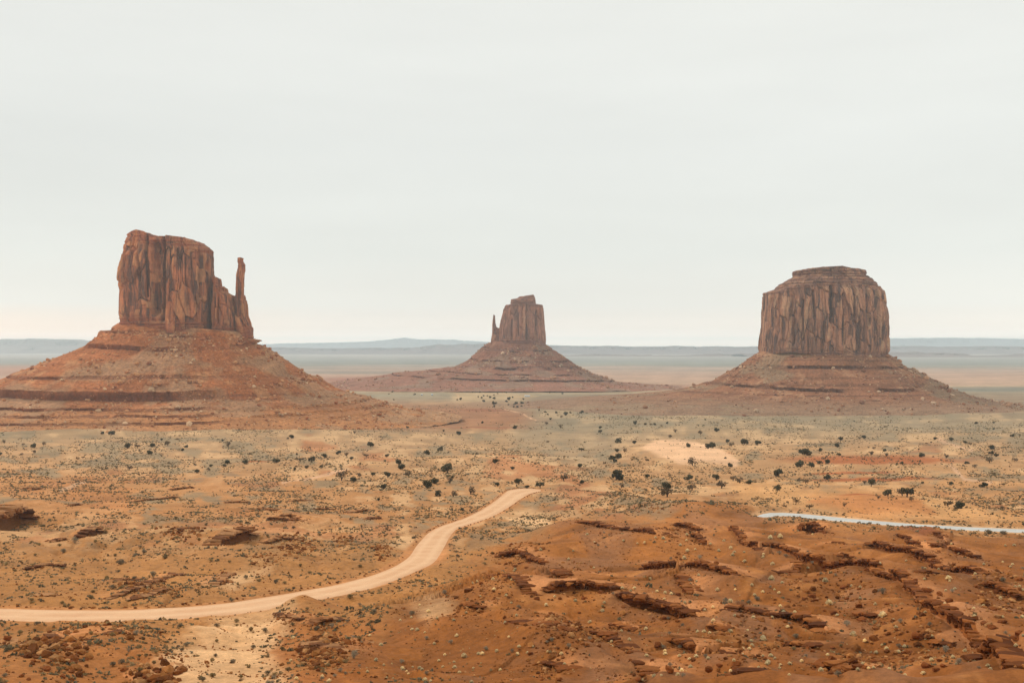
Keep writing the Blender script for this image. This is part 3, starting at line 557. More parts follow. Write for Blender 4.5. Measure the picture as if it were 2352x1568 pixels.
def talus(parent, Yc, xc, levels, cols, seed, ledge_idx, nth=900, sub=13, gully=5.0, fl=1.0):
    """apron of debris round a butte: ring radii and heights from the outlines left, right and front"""
    S = Yc/FD; X0 = (xc-CU)*S; ox, oy, oz = parent.location
    kL = []; kR = []; kF = []
    for (l, r, fr) in levels:
        kL.append(((xc-l[0])*S, EYE-(l[1]-CV)*S)); kR.append(((r[0]-xc)*S, EYE-(r[1]-CV)*S)); kF.append((fr[0], EYE-(fr[1]-CV)/FD*(Yc-fr[0])))
    kL, kR, kF = map(np.array, (kL, kR, kF)); n = len(levels)
    for i in ledge_idx:
        for A in (kL, kR, kF): A[i+1, 0] = A[i, 0]-1.0*Yc/1800
    q = [];
    for i in range(n-1):
        m = 7 if i in ledge_idx else max(6, int(sub*max(1, (kF[i+1, 0]-kF[i, 0])/16)))
        q += list(np.linspace(i, i+1, m, endpoint=False))
    q = np.array(q+[n-1]); idx = np.arange(n)
    th = np.linspace(0, 2*np.pi, nth, endpoint=False); c = np.cos(th); s_ = np.sin(th)
    wR = np.maximum(c, 0)**2; wL = np.maximum(-c, 0)**2; wF = s_**2
    aq = lambda A, k: np.interp(q, idx, A[:, k])[:, None]
    R = aq(kL, 0)*wL+aq(kR, 0)*wR+aq(kF, 0)*wF; Z = aq(kL, 1)*wL+aq(kR, 1)*wR+aq(kF, 1)*wF
    arc = th[None]*np.maximum(R, 40); ph = th[None]*np.ones_like(R)
    ax = np.cos(ph)*R; ay = np.sin(ph)*R
    inl = np.zeros_like(R)
    for i in ledge_idx:                                  # bury stretches of each ledge under debris
        soft = ss(-.15, .35, fbm(np.cos(th)*4+i*3, np.sin(th)*4, seed+i, 3)+.14*(i % 3-1)+.1); soft = np.maximum(soft, ss(.3, .7, c)*(1.0 if i > 8 else .75)*(1 if fl else 0))
        w1 = np.exp(-((q-i)/.35)**2)[:, None]; w2 = np.exp(-((q-i-1)/.35)**2)[:, None]
        if fl and i >= 5: soft = np.maximum(.4*soft, ss(.25, .6, c))
        gap = max(3.0, min(9.0, .33*(kF[i, 0]-kF[i-1, 0])))
        R -= gap*soft[None]*w1; R += gap*soft[None]*w2
        ww = np.exp(-((q-i-.5)/.8)**2)[:, None]
        R += ww*(gap*.8*fbm(np.cos(th)*7+i*9, np.sin(th)*7, seed+i+5, 4)+1.6*np.sign(vn(th*60, th*0+i, seed+i))*np.abs(vn(th*60, th*0+i, seed+i))**.6)[None]
        Z += ww*1.8*fbm(np.cos(th)*5+i*4, np.sin(th)*5, seed+i+8, 3)[None]*Yc/1800
        inl = np.maximum(inl, ((q >= i-.02) & (q <= i+1.02))[:, None]*(1-.9*soft)[None])
    # slumped fans at the ledge feet, gullies, blocks
    g = ridged(ph*26, R/300, seed+50, 3)
    k = ss(0, .08, q/(n-1))[:, None]
    ledge_flut = fbm(arc/7, Z*0+seed, seed+61, 3)+.8*np.sign(vn(arc/11, Z*0+3.3, seed+62))*np.abs(vn(arc/11, Z*0+3.3, seed+62))**.5
    R = R + k*(gully*.45*g*(1-inl)*(.4+fbm(ax/80+9, ay/80, seed+58, 2)) + 6*fbm(ax/60, ay/60, seed+51, 3)) + inl*2.2*ledge_flut
    Z = Z + k*(1-inl)*(1.1*fbm(ax/9, ay/9, seed+52, 4)+.8*np.abs(fbm(ax/4, ay/4, seed+53, 2))+1.5*fbm(ax/45, ay/45, seed+54, 3))
    X = X0+np.cos(ph)*R; Y = Yc+np.sin(ph)*R
    # colours of the beds; ledge faces darkened for desert varnish and painted-in shade
    zz = (Z-Z.min())/(Z.max()-Z.min()); nn = fbm(arc/30, Z/7, seed+70, 4); bed = vn(Z/3.2+.4*fbm(arc/200, Z*0, seed+71, 2), Z*0+.5, seed+72); deb = fbm(ax/22, ay/22, seed+73, 4)
    base, darkc, light, grey, low = [alb(x) for x in cols]
    C = np.empty(Z.shape+(3,)); C[:] = base
    def pt(col, m): 
        nonlocal C
        C = C+(col-C)*np.clip(m, 0, 1)[..., None]
    pt(darkc, .55*ss(.1, .6, bed)*(zz > -1)); pt(light, .6*ss(.15, .55, deb)); pt(low, ss(.36, .16, zz)*.9)
    pt(darkc, inl*.95*(.8+.4*nn)); pt(grey, .7*ss(.2, .5, fbm(ax/70+5, ay/70, seed+75, 3)+.35*np.maximum(c, 0)[None])*(1-inl))
    C *= (1+.18*nn)[..., None]
    V = np.stack([X, Y, Z], -1).reshape(-1, 3)-np.array([ox, oy, oz]); col4 = np.ones((V.shape[0], 4)); col4[:, :3] = np.clip(C, .01, .8).reshape(-1, 3)
    o = mesh_obj('talus_slope', V, grid_faces(len(q), nth, True), M['talus'], parent, smooth=True, attrs={'soil': ('FLOAT_COLOR', col4)})
    return o, np.stack([X, Y, Z], -1), inl

TALUS = []
# --- left butte with its tall thumb
YW = 1800.0; bw = empty('butte', ((425-CU)/FD*YW, YW, 10), 'tall red butte on the left with a slender detached rock spire at its right end', 'butte', 'sandstone buttes')
block(bw, 'cliff', YW,
  [(545,287),(552,284),(565,281.5),(573,281),(576,277),(582,274),(611,270),(633,267),(657,267.5),(664,270),(719,269),(748,271),(775,272)],
  [(562,486),(566,491),(571,494),(611,495),(635,496.5),(675,497),(758,499),(780,500)],
  [(280,547),(287,545),(295,538.5),(313,531),(326,527.5),(344,531),(355,537),(358,542),(370,544.5),(383,544),(405,541),(440,545),(456,551),(469,558),(486,562),(495,564)],
  [(260,748),(350,750),(425,756),(500,761),(560,766)], 52, M['cliff_w'], seed=3, amp=1.15, nth=760, nz_=300, cell=(18, 52), bands=(.10, .13),
  cracks=((297,2.2,9,570,660),(341,1.6,7,590,640),(361,2.0,8,540,680),(381,6,13,560,720),(397,2.6,12,545,735),(476,1.8,9,555,680),(428,1.2,4,575,600),(312,1.5,4,670,730),(484,1.2,6,570,615)), yoff=0)
block(bw, 'slab', YW, [(692,383),(700,380),(725,379.5),(752,380)], [(692,400),(700,404),(725,405),(752,406)], [(380,694),(388,691),(398,692),(405,697)], [(370,758),(420,758)], 9, M['cliff_w'], nth=140, nz_=80, seed=31, amp=.35, yoff=-48, cell=(8, 20), rough_top=.6)
block(bw, 'rock_shoulder', YW,
  [(633,488),(640,487),(765,486)], [(636,500),(650,503),(656,518),(660,522),(669,523),(675,535),(678,543),(720,552),(760,556)],
  [(485,633),(496,634),(501,637),(503,655),(506,662),(511,654),(520,657),(522,669),(528,672),(535,675),(541,677),(556,681)],
  [(480,760),(560,768)], 34, M['cliff_w'], seed=13, amp=.9, nth=380, nz_=170, cell=(9, 40), bands=(.04, .2), yoff=-4, cracks=((512,1.4,5,685,740),(503,1.0,4,690,745)))
block(bw, 'rock_shoulder', YW, [(675,536),(700,538),(745,541),(774,543)], [(664,561),(675,564.5),(686,566),(690,569),(725,570.5),(741,576.5),(748,578),(752,582),(774,583)],
  [(536,678),(545,680),(556,676),(566,684),(572,722),(578,745),(583,754)], [(530,768),(585,776)], 24, M['cliff_w'], seed=17, amp=.7, nth=320, nz_=150, cell=(8, 34), bands=(.02, .3), yoff=-6)
block(bw, 'spire', YW, [(592,545.5),(600,545),(606,547),(615,546),(631,542.5),(660,541.5),(690,541),(740,543),(765,545)],
  [(591,559),(600,559),(603,561),(607,563),(624,562),(646,560.5),(680,561.5),(720,563),(765,564)], [(544,593),(548,591.5),(556,591),(560,592)], [(540,768),(566,768)], 8.5, M['cliff_w'], seed=23, amp=.38, nth=150, nz_=220, sq=2.6, cell=(6, 22), bands=(.12, .05), yoff=-16, rough_top=.5)
lv = [((275,742),(573,763),(36,750)), ((250,760),(590,779),(62,771)), ((248,762),(592,782),(63.5,775)), ((205,788),(602,790),(85,797)), ((201,797),(607,797),(87,806)), ((36,862),(718,864),(165,864)), ((30,866),(726,870),(167.5,871)),
      ((-15,884),(756,875),(205,901)), ((-20,900),(768,893),(208,922)), ((-60,922),(830,908),(240,938)), ((-62,926),(836,912),(241.5,944)), ((-85,937),(868,921),(266,954)), ((-88,941),(873,924),(267.5,959.5)), ((-115,950),(905,930),(297,971)), ((-118,954),(910,933),(298.5,977)), ((-150,962),(950,944),(330,988)), ((-260,985),(1060,962),(420,1012))]
TALUS.append(('left butte', *talus(bw, YW, 425, lv, ((178,108,64),(112,62,40),(206,150,102),(172,134,100),(190,130,82)), 200, (1, 3, 5, 7, 9, 11, 13), nth=1100)[1:], (1, 3, 5, 7, 10, 12)))

# --- far middle butte
YE = 3600.0; be = empty('butte', ((1195-CU)/FD*YE, YE, 5), 'distant middle butte with a thin low spire on its left side', 'butte', 'sandstone buttes')
block(be, 'cliff', YE, [(699,1162),(709.5,1156),(731,1150.5),(752,1147.5),(777,1144),(795,1143)], [(699,1247),(712,1248.5),(731,1250),(758,1252),(795,1254)],
  [(1150,716),(1156,706),(1162,699),(1180,697.5),(1230,698),(1247,699.5)], [(1120,780),(1260,792)], 62, M['cliff_e'], seed=43, amp=1.5, nth=520, nz_=190, cell=(22, 80), bands=(.06, .1),
  cracks=((1209,2.5,6,700,780),(1175,2.5,6,735,780),(1231,3,7,715,785),(1190,2,5,720,770)))
block(be, 'cap_rock', YE, [(677,1200),(681,1191.5),(684,1189),(687,1174),(695,1172.5),(701,1172)], [(676,1226),(681,1229),(685,1229.5),(695,1231),(701,1231)],
  [(1172,688),(1176,686.5),(1188,685),(1192,681),(1208,678.6),(1224,676.7),(1227,678),(1231,684)], [(1160,699),(1240,699)], 34, M['cliff_e'], seed=47, amp=1.3, nth=240, nz_=60, cell=(16, 10), bands=(1.2, .1))
block(be, 'spire', YE, [(723,1133),(744,1131),(766,1130),(792,1126)], [(722,1136),(728,1138),(744,1137.5),(751,1140.5),(754,1148),(792,1150)],
  [(1131,723.5),(1134,722),(1137,724),(1138,742),(1141,750),(1150,754)], [(1120,790),(1155,790)], 9, M['cliff_e'], seed=53, amp=.7, nth=140, nz_=120, sq=2.6, cell=(10, 30), yoff=-12, rough_top=.5)
lv = [((1131,783),(1252,789),(50,784)), ((1114,797),(1270,802),(100,806)), ((1112,799),(1273,805),(101.5,808.5)), ((1083,822),(1308,827),(150,829)), ((1081,825),(1311,830),(152,832)), ((1049,840),(1331,843),(195,844)), ((1045,842),(1334,847),(197,849.5)),
      ((985,848),(1371,859),(240,860)), ((980,849.5),(1375,861.5),(242,862.5)), ((900,857),(1405,873),(290,872)), ((890,859),(1410,875.5),(292,876)), ((790,874),(1480,883),(360,889)), ((700,888),(1600,890),(440,899))]
TALUS.append(('far middle butte', *talus(be, YE, 1195, lv, ((148,98,76),(98,60,48),(176,128,100),(150,122,100),(160,110,88)), 300, (1, 3, 5, 7, 9), nth=800, gully=9, fl=0)[1:], (1, 3, 5)))

# --- right butte
YM = 2400.0; bm = empty('butte', ((1890-CU)/FD*YM, YM, 8), 'broad fluted butte on the right with a flat layered cap and no spire', 'butte', 'sandstone buttes')
block(bm, 'cliff', YM, [(667,1754),(695,1753),(714,1750.5),(757,1749),(778,1745.5),(812,1743),(830,1742)], [(660,2022),(667,2029),(687,2033),(725,2038.5),(749,2040),(778,2039),(816,2037),(830,2037)],
  [(1750,667),(1772,667.5),(1775,664),(1796,656),(1840,652),(1876,650),(1970,655),(2016,657),(2027,664),(2034,680)], [(1740,812),(1790,804),(1850,811),(1890,814),(2040,816)], 112, M['cliff_m'], seed=63, amp=1.55, nth=900, nz_=260, sq=2.7, cell=(14, 52), bands=(.05, .07),
  cracks=((1877,3.5,13,660,740),(1957,2.5,9,660,745),(1838,2,7,670,730),(1902,2,5,690,790),(1985,2.5,8,670,720),(1998,3,9,690,780),(2015,3,8,700,790),(1795,2,6,680,790),(1815,2,7,690,780),(1925,2,6,670,730),(1860,2,6,740,800),(1940,1.5,5,740,800)))
block(bm, 'cap_rock', YM, [(613,1824),(617,1819),(622,1817.5),(627,1821),(632,1817),(649,1787),(654,1784),(668,1772)], [(615,1986),(619,1989.5),(625,1989),(629,1987),(640,2005),(648,2016),(658,2018),(668,2027)],
  [(1818,618),(1823,617),(1866,613),(1911,611),(1930,614.5),(1985,617),(1990,620)], [(1760,661),(2030,661)], 92, M['cliff_m'], seed=67, amp=2.3, nth=520, nz_=110, sq=2.5, cell=(18, 14), bands=(1.4, .1))
lv = [((1748,806),(2034,811),(90,803)), ((1704,838),(2080,844),(150,840)), ((1701,840.5),(2083,847),(152,846)), ((1627,878),(2160,884),(236,893)), ((1622,881),(2168,889),(238.5,900)), ((1560,896),(2225,908),(285,919)), ((1556,898),(2229,911),(287,923)), ((1450,910),(2270,920),(330,933)), ((1280,921),(2380,931),(400,952)), ((1100,938),(2640,945),(500,985))]
TALUS.append(('right butte', *talus(bm, YM, 1890, lv, ((152,102,72),(96,58,42),(186,140,104),(152,126,98),(150,118,92)), 400, (1, 3, 5), nth=900, gully=7, fl=0)[1:], (1, 3)))

# ------------------------------------------------------------------ distant mesas and mountains
def ridge(name, Yd, top, col, thick, seed, rough=1.0, steep=.5):
    S = Yd/FD; us = np.linspace(top[0][0], top[-1][0], 420); tv = np.interp(us, [p[0] for p in top], [p[1] for p in top])
    zt = EYE-(tv-CV)*S + rough*S*(1.1*fbm(us/26, us*0, seed, 4)+.5*fbm(us/7, us*0, seed+3, 2)); x = (us-CU)*S
    prof = [(-1.0, -.06), (-.62, .22), (-.5, .45), (-.42, .55), (-.30, .62), (-.25, .90), (-.18, 1.0), (.3, 1.0), (1.0, -.06)]
    V = []
    for d, hgt in prof:
        n_ = fbm(us/18, us*0+d*5, seed+9, 3)
        V.append(np.stack([x, Yd+thick*(d+.16*n_*(abs(d) < .9)), np.maximum(zt, 8)*np.where(hgt > .95, 1, hgt*(1+.15*n_))], 1))
    V = np.stack(V, 0); n = len(prof); C = np.ones((n*len(us), 4)); cc = np.empty((n, len(us), 3)); cc[:] = alb(col)
    for i, f in enumerate((1.1, 1.1, 1.25, .75, 1.2, .7, 1.0, 1, 1)): cc[i] *= f*(1+.25*fbm(us/30, us*0+i, seed+20, 3))[:, None]
    C[:, :3] = np.clip(cc.reshape(-1, 3), .01, .8)
    return tag(mesh_obj(name, V.reshape(-1, 3), grid_faces(n, len(us)), M['ground_far'], smooth=False, attrs={'soil': ('FLOAT_COLOR', C)}), kind='structure')
mf, tf, bf = mat_base('far_rock'); tf.links.new(attr(tf, 'soil'), bf.inputs['Base Color']); M['ground_far'] = mf
ridge('hills', 22000, [(-700,786),(-300,780),(0,779.5),(90,778),(140,779),(215,783),(330,790),(420,797)], (120, 104, 98), 1900, 501, 1.5)
ridge('hills', 20000, [(480,800),(620,797),(700,799),(800,800),(950,798),(1005,791),(1040,790.5),(1110,789),(1250,793),(1330,793.5),(1420,795),(1560,795),(1700,796),(1900,796),(2100,795),(2300,796),(2700,799),(3000,804)], (120, 100, 96), 1700, 511, 1.5)
ridge('hills', 34000, [(480,794),(600,790),(680,788),(760,787),(845,784),(900,780),(930,775),(962,780),(1010,779),(1050,781),(1130,786),(1240,792),(1500,800)], (110, 104, 104), 2600, 521, .9)
ridge('hills', 33000, [(1800,790),(1950,779),(2040,777),(2160,776),(2260,777),(2352,779),(2600,783),(2900,792)], (110, 104, 104), 2600, 531, .8)
ridge('hills', 14000, [(1700,814),(1800,810),(2040,811),(2090,808),(2150,810),(2210,812),(2225,818),(2300,816),(2420,811),(2700,814)], (130, 108, 100), 700, 541, 1.8)
ridge('hills', 15000, [(1240,822),(1300,815),(1390,813),(1480,815),(1560,816),(1640,812),(1700,813),(1760,819)], (130, 108, 100), 600, 551, 1.5)

# ------------------------------------------------------------------ rocks
rng = np.random.default_rng(7)
def ico(sub):
    import bmesh
    bm_ = bmesh.new(); bmesh.ops.create_icosphere(bm_, subdivisions=sub, radius=1.0); bm_.verts.ensure_lookup_table()
    V = np.array([v.co[:] for v in bm_.verts]); F = np.array([[v.index for v in f.verts] for f in bm_.faces]); bm_.free(); return V, F
ICO1, ICO2, ICO3 = ico(1), ico(2), ico(3)
def rock_shape(seed, src=ICO3, planes=11, flat=.72):
    r = np.random.default_rng(seed); V = src[0].copy()
    for _ in range(planes):
        n = r.normal(size=3); n /= np.linalg.norm(n); d = r.uniform(.45, .8); q = V@n; V -= np.maximum(q-d, 0)[:, None]*n
    V += .035*r.normal(size=V.shape)*(1 if src is not ICO1 else .5); V *= np.array([1, r.uniform(.6, .95), flat*r.uniform(.75, 1.1)])
    V[:, 0] /= max(abs(V[:, 0]).max(), .1); V[:, 1] /= max(abs(V[:, 1]).max(), .1)*1.15; return V*.5, src[1]     # about 1 m wide
ROCKS = [rock_shape(900+i) for i in range(8)]
ROCKS_LOW = [rock_shape(950+i, ICO1, 6) for i in range(10)]
def merged(protos, xyz, size, yaw, zs=None, tilt=0.0, seed=0):
    r = np.random.default_rng(seed); Vs = []; Fs = []; o = 0
    for i in range(len(xyz)):
        V, F = protos[r.integers(len(protos))]; s = size[i]; c_, s_ = math.cos(yaw[i]), math.sin(yaw[i])
        W = V*s; 
        if tilt:
            a = r.normal()*tilt; ca, sa = math.cos(a), math.sin(a); W = np.stack([W[:, 0]*ca+W[:, 2]*sa, W[:, 1], W[:, 2]*ca-W[:, 0]*sa], 1)
        W = np.stack([W[:, 0]*c_-W[:, 1]*s_, W[:, 0]*s_+W[:, 1]*c_, W[:, 2]*(zs[i] if zs is not None else 1)], 1)+xyz[i]
        Vs.append(W); Fs.append(F+o); o += len(V)
    return np.concatenate(Vs), np.concatenate(Fs)

# rock ledges: blocky faces set into the steps of the ground
def block_shape(seed):
    import bmesh
    bm_ = bmesh.new(); bmesh.ops.create_cube(bm_, size=1.0); bmesh.ops.subdivide_edges(bm_, edges=bm_.edges[:], cuts=2, use_grid_fill=True); bm_.verts.ensure_lookup_table()
    V = np.array([v.co[:] for v in bm_.verts]); F = np.array([[v.index for v in f.verts] for f in bm_.faces]); bm_.free()
    r = np.random.default_rng(seed); V = V+.045*r.normal(size=V.shape)
    for _ in range(7):
        n = r.normal(size=3); n /= np.linalg.norm(n); d = r.uniform(.42, .62); q = V@n; V -= np.maximum(q-d, 0)[:, None]*n
    return V, F
BLOCKS = [block_shape(800+i) for i in range(9)]
def tone_attr(cols, nper, seed):
    r = np.random.default_rng(seed); cols = np.array([alb(c) for c in cols]); c = cols[r.integers(len(cols), size=len(nper))]*r.uniform(.75, 1.2, (len(nper), 1))
    C = np.ones((int(sum(nper)), 4)); C[:, :3] = np.repeat(c, nper, axis=0); return C
m, t, b = mat_base('loose_stone'); t.links.new(vscale(t, attr(t, 'soil'), mapr(t, nz(t, geopos(t), 1.2, 5, .7), .25, .75, .7, 1.3)), b.inputs['Base Color']); M['stone'] = m
bump(t, b, nz(t, geopos(t), 3.0, 6, .7), .7, .12)
def build_ledge(q, Ld):
    r = np.random.default_rng(1000+q); P = Ld['P']; Ltot = Ld['len']; n = int(np.clip(Ltot/.3, 40, 700))
    R_ = resample(P, n); T = np.gradient(R_, axis=0); T /= np.hypot(*T.T)[:, None]+1e-9; Nn = np.stack([T[:, 1], -T[:, 0]], 1)   # towards the viewer
    f = np.linspace(0, 1, n); s = f*Ltot; h = Ld['h']; cave = Ld['cave']
    hl = np.interp(f, Ld['fr'], Ld['hs']); hs = np.maximum(hl*ss(0, .06, f)*ss(1, .94, f), .06)
    wob = (.35*vn(s/3.0, s*0+q, 60+q)+.25*vn(s/1.1, s*0+q+.5, 61+q))*np.minimum(1, hl)
    back = R_-Nn*(1.7+cave); zt = terrain(back[:, 0], back[:, 1]); fr = R_+Nn*1.1; zb = terrain(fr[:, 0], fr[:, 1])
    zt = np.minimum(zt, zb+1.25*hl+.15); zb = np.minimum(zb, zt-.6*hs)
    rows = []                                             # recessed back wall and buried floor
    for d, tz_, dz in ((-3.2-cave, 1.0, -.35), (-1.2-cave, 1.0, -.05), (-cave-.05, .98, -.03), (-cave-.12, .7, 0), (-cave-.02, .4, 0), (-cave*.7+.05, .1, 0), (.25, -.15, -.2)):
        p = R_+Nn*(d+wob*.6)[:, None]; z = zb+(zt-zb)*tz_+dz
        if tz_ == 1.0: z = np.minimum(terrain(p[:, 0], p[:, 1])+.03, zt+.1)+dz
        rows.append(np.stack([p[:, 0], p[:, 1], z], 1))
    Vs = [np.stack(rows, 0).reshape(-1, 3)]; Fs = [grid_faces(len(rows), n)]; nper = [len(Vs[0])]; o = len(Vs[0]); rowk = [9]
    nr = int(np.clip(round(h/.42), 2, 5)); deep = Ld['mat'] == 'tan_ledge' and h > 1.6 and Ld['label']
    if deep: nr = 5
    for k in range(nr):
        x = r.uniform(0, .4)
        while x < Ltot:
            l = r.uniform(.45, 1.6)*(.45+.30*min(h, 2.2))*((2.0 if h < 1.1 else 1.25) if k == 0 else 1)*(1.4 if deep and k == 0 else 1); i = min(n-1, int((x+l/2)/Ltot*n)); hh_ = hs[i]/nr; x += l*.93
            if hs[i] < .15*h and r.random() < .6: continue
            if k and (r.random() < (1.1 if deep else .14)): continue
            off = (.22+r.uniform(-.12, .3)*min(1, h) if k == 0 else -cave*.8+r.uniform(-.3, .34)*min(1, h))+wob[i]
            V, F = BLOCKS[r.integers(len(BLOCKS))]; dp = max(.6, min(l, 1.6)*r.uniform(.8, 1.3))*((1.6 if h < 1.1 else 1.25) if k == 0 else 1); dp = max(dp, cave*2.2) if deep and k == 0 else dp; dp = min(dp, 1.2+cave) if k else dp
            W = V*np.array([l*1.06, dp, hh_*r.uniform(.95, 1.35)]); a = r.normal()*.05; W = np.stack([W[:, 0], W[:, 1]*math.cos(a)-W[:, 2]*math.sin(a), W[:, 2]*math.cos(a)+W[:, 1]*math.sin(a)], 1)
            yw = math.atan2(T[i, 1], T[i, 0])+r.normal()*.12; c_, s_ = math.cos(yw), math.sin(yw)
            ctr = R_[i]+Nn[i]*(off-dp*.42); zc = zt[i]+.06-(k+.5)*(zt[i]-zb[i])/nr+r.normal()*.05*h
            rowk.append(k); Vs.append(np.stack([W[:, 0]*c_-W[:, 1]*s_+ctr[0], W[:, 0]*s_+W[:, 1]*c_+ctr[1], W[:, 2]+zc], 1)); Fs.append(F+o); o += len(V); nper.append(len(V))
    V = np.concatenate(Vs); o0 = V.mean(0)
    cols = [(130,72,30),(148,86,40),(102,54,22),(162,98,48),(114,62,26)] if Ld['mat'] == 'ledge' else [(158,104,62),(140,88,50),(176,124,80),(112,68,38)]
    ob = mesh_obj('rock_ledge', V-o0, np.concatenate(Fs), M['stone'], smooth=False, attrs={'soil': ('FLOAT_COLOR', tone_attr(cols, nper, 1200+q))}); ob.location = o0
    tag(ob, Ld['label'], 'rock ledge', 'rock ledges on the near slopes'); return ob
UNNAMED = []
for q, Ld in enumerate(LEDGES):
    ob = build_ledge(q, Ld)
    if not Ld['label']: UNNAMED.append((ob, *[float(x) for x in np.mean(LEDGE_DATA[q][0], 0)], float(LEDGE_DATA[q][0][2][0]-LEDGE_DATA[q][0][0][0])))

# ------------------------------------------------------------------ plants: prototypes
def leaf_cloud(n, lobes, leaf, seed, shell=.5, up=0.0):
    r = np.random.default_rng(seed); lobes = np.asarray(lobes, float); wgt = lobes[:, 3]**2; wgt /= wgt.sum()
    k = r.choice(len(lobes), n, p=wgt); d = r.normal(size=(n, 3)); d /= np.linalg.norm(d, axis=1)[:, None]
    rad = lobes[k, 3]*(shell+(1-shell)*r.random(n)**.5); c = lobes[k, :3]+d*rad[:, None]*np.array([1, 1, .85]); c[:, 2] = np.maximum(c[:, 2], .01)
    a = r.normal(size=(n, 3)); a /= np.linalg.norm(a, axis=1)[:, None]; b = np.cross(a, r.normal(size=(n, 3))); b /= np.linalg.norm(b, axis=1)[:, None]
    s = leaf*r.uniform(.6, 1.3, n)[:, None]; V = np.stack([c-a*s-b*s*.6, c+a*s-b*s*.5, c+a*s*.8+b*s*.7, c-a*s*.7+b*s*.6], 1).reshape(-1, 3)
    return V, np.arange(4*n).reshape(-1, 4)
def stick(P, r0, r1, sides=5):
    P = np.asarray(P, float); n = len(P); V = []
    for i in range(n):
        r_ = r0+(r1-r0)*i/(n-1); a = np.arange(sides)*2*np.pi/sides; V.append(np.stack([P[i, 0]+r_*np.cos(a), P[i, 1]+r_*np.sin(a), np.full(sides, P[i, 2])], 1))
    return np.concatenate(V), grid_faces(n, sides, True)
def join(parts):
    Vs = []; Fs = []; o = 0
    for V, F in parts: Vs.append(V); Fs.append(F+o); o += len(V)
    return np.concatenate(Vs), np.concatenate(Fs)
def limbs(seed, h, spread, n=5, r0=.05):
    r = np.random.default_rng(seed); out = [stick([(0, 0, -.1), (.02, .01, h*.35), (.05*r.normal(), .05*r.normal(), h*.75)], r0, r0*.5)]
    for i in range(n):
        a = r.uniform(0, 6.28); q = spread*r.uniform(.5, 1); out.append(stick([(0, 0, h*.12*r.uniform(.5, 2)), (q*.5*math.cos(a), q*.5*math.sin(a), h*.45), (q*math.cos(a), q*math.sin(a), h*r.uniform(.6, .85))], r0*.6, r0*.2, 4))
    return join(out)
def tree_proto(name, seed, kind):
    """about 1 m wide at scale 1, base at z = 0"""
    r = np.random.default_rng(seed); root = bpy.data.objects.new(name, None); COL.objects.link(root); root.empty_display_size = .3
    if kind == 'round':   lob = [(0, 0, .40, .34)]+[(.26*math.cos(a), .26*math.sin(a), r.uniform(.22, .55), r.uniform(.16, .25)) for a in r.uniform(0, 6.28, 6)]; n = 620; leaf = .05; h = .8
    elif kind == 'wide':  lob = [(r.uniform(-.36, .36), r.uniform(-.2, .2), r.uniform(.18, .42), r.uniform(.13, .22)) for _ in range(8)]; n = 560; leaf = .048; h = .5
    elif kind == 'tree':  lob = [(0, 0, .48, .26)]+[(.30*math.cos(a), .30*math.sin(a), r.uniform(.2, .58), r.uniform(.13, .22)) for a in r.uniform(0, 6.28, 7)]; n = 520; leaf = .045; h = .8
    else:                 lob = [(.3*math.cos(a)*r.uniform(.3, 1), .3*math.sin(a), r.uniform(.25, .6), r.uniform(.12, .22)) for a in r.uniform(0, 6.28, 8)]; n = 330; leaf = .036; h = .7
    V, F = leaf_cloud(n, lob, leaf, seed+1, .35); mesh_obj('crown', V, F, M['grey_leaf' if kind == 'sparse' else 'juniper'], root, False)
    V, F = limbs(seed+2, h, .34, 6, .045); mesh_obj('trunk', V, F, M['bark'], root, False); return root
def shrub_mesh(name, seed, mat, n=230, leaf=.04, tall=.55, tips=True):
    r = np.random.default_rng(seed); lob = [(.28*math.cos(a)*q, .28*math.sin(a)*q, tall*(.35+.35*(1-q*.6)), r.uniform(.15, .24)) for a, q in zip(r.uniform(0, 6.28, 9), r.uniform(.1, 1, 9))]
    parts = [leaf_cloud(n, lob, leaf, seed+1, .3)]
    m = 34; a = r.uniform(0, 6.28, m); e = r.uniform(.4, 1.3, m); l = r.uniform(.35, .6, m)
    tip = np.stack([l*np.cos(e)*np.cos(a), l*np.cos(e)*np.sin(a), l*np.sin(e)*tall/.5], 1); sd_ = np.stack([-np.sin(a), np.cos(a), 0*a], 1)*.014
    parts.append((np.stack([0*tip+sd_*.8, 0*tip-sd_*.8, tip-sd_*.3, tip+sd_*.3], 1).reshape(-1, 3), np.arange(4*m).reshape(-1, 4)))
    V, F = join(parts); me = mesh_obj(name, V, F, mat, None, False); return me
def tuft_mesh(name, seed, mat, m=170, tall=.62):
    r = np.random.default_rng(seed); a = r.uniform(0, 6.28, m); e = np.arccos(r.uniform(.02, 1, m)); e = np.pi/2-e; l = r.uniform(.42, .55, m)*(.85+.15*np.sin(e))
    b0 = np.stack([.10*np.cos(a)*r.random(m), .10*np.sin(a)*r.random(m), 0*a], 1)
    tip = np.stack([l*np.cos(e)*np.cos(a), l*np.cos(e)*np.sin(a), .03+l*np.sin(e)*tall/.55], 1); sd_ = np.stack([-np.sin(a), np.cos(a), .3*r.normal(size=m)], 1)*.04
    md = (b0+tip)*.55+np.array([0, 0, .06])
    V = np.stack([b0-sd_*.4, b0+sd_*.4, md+sd_, md-sd_, tip+sd_*.5, tip-sd_*.5], 1).reshape(-1, 3); i = np.arange(m)[:, None]*6
    return mesh_obj(name, V, np.concatenate([i+np.array([[0, 1, 2, 3]]), i+np.array([[3, 2, 4, 5]])]), mat, None, False)

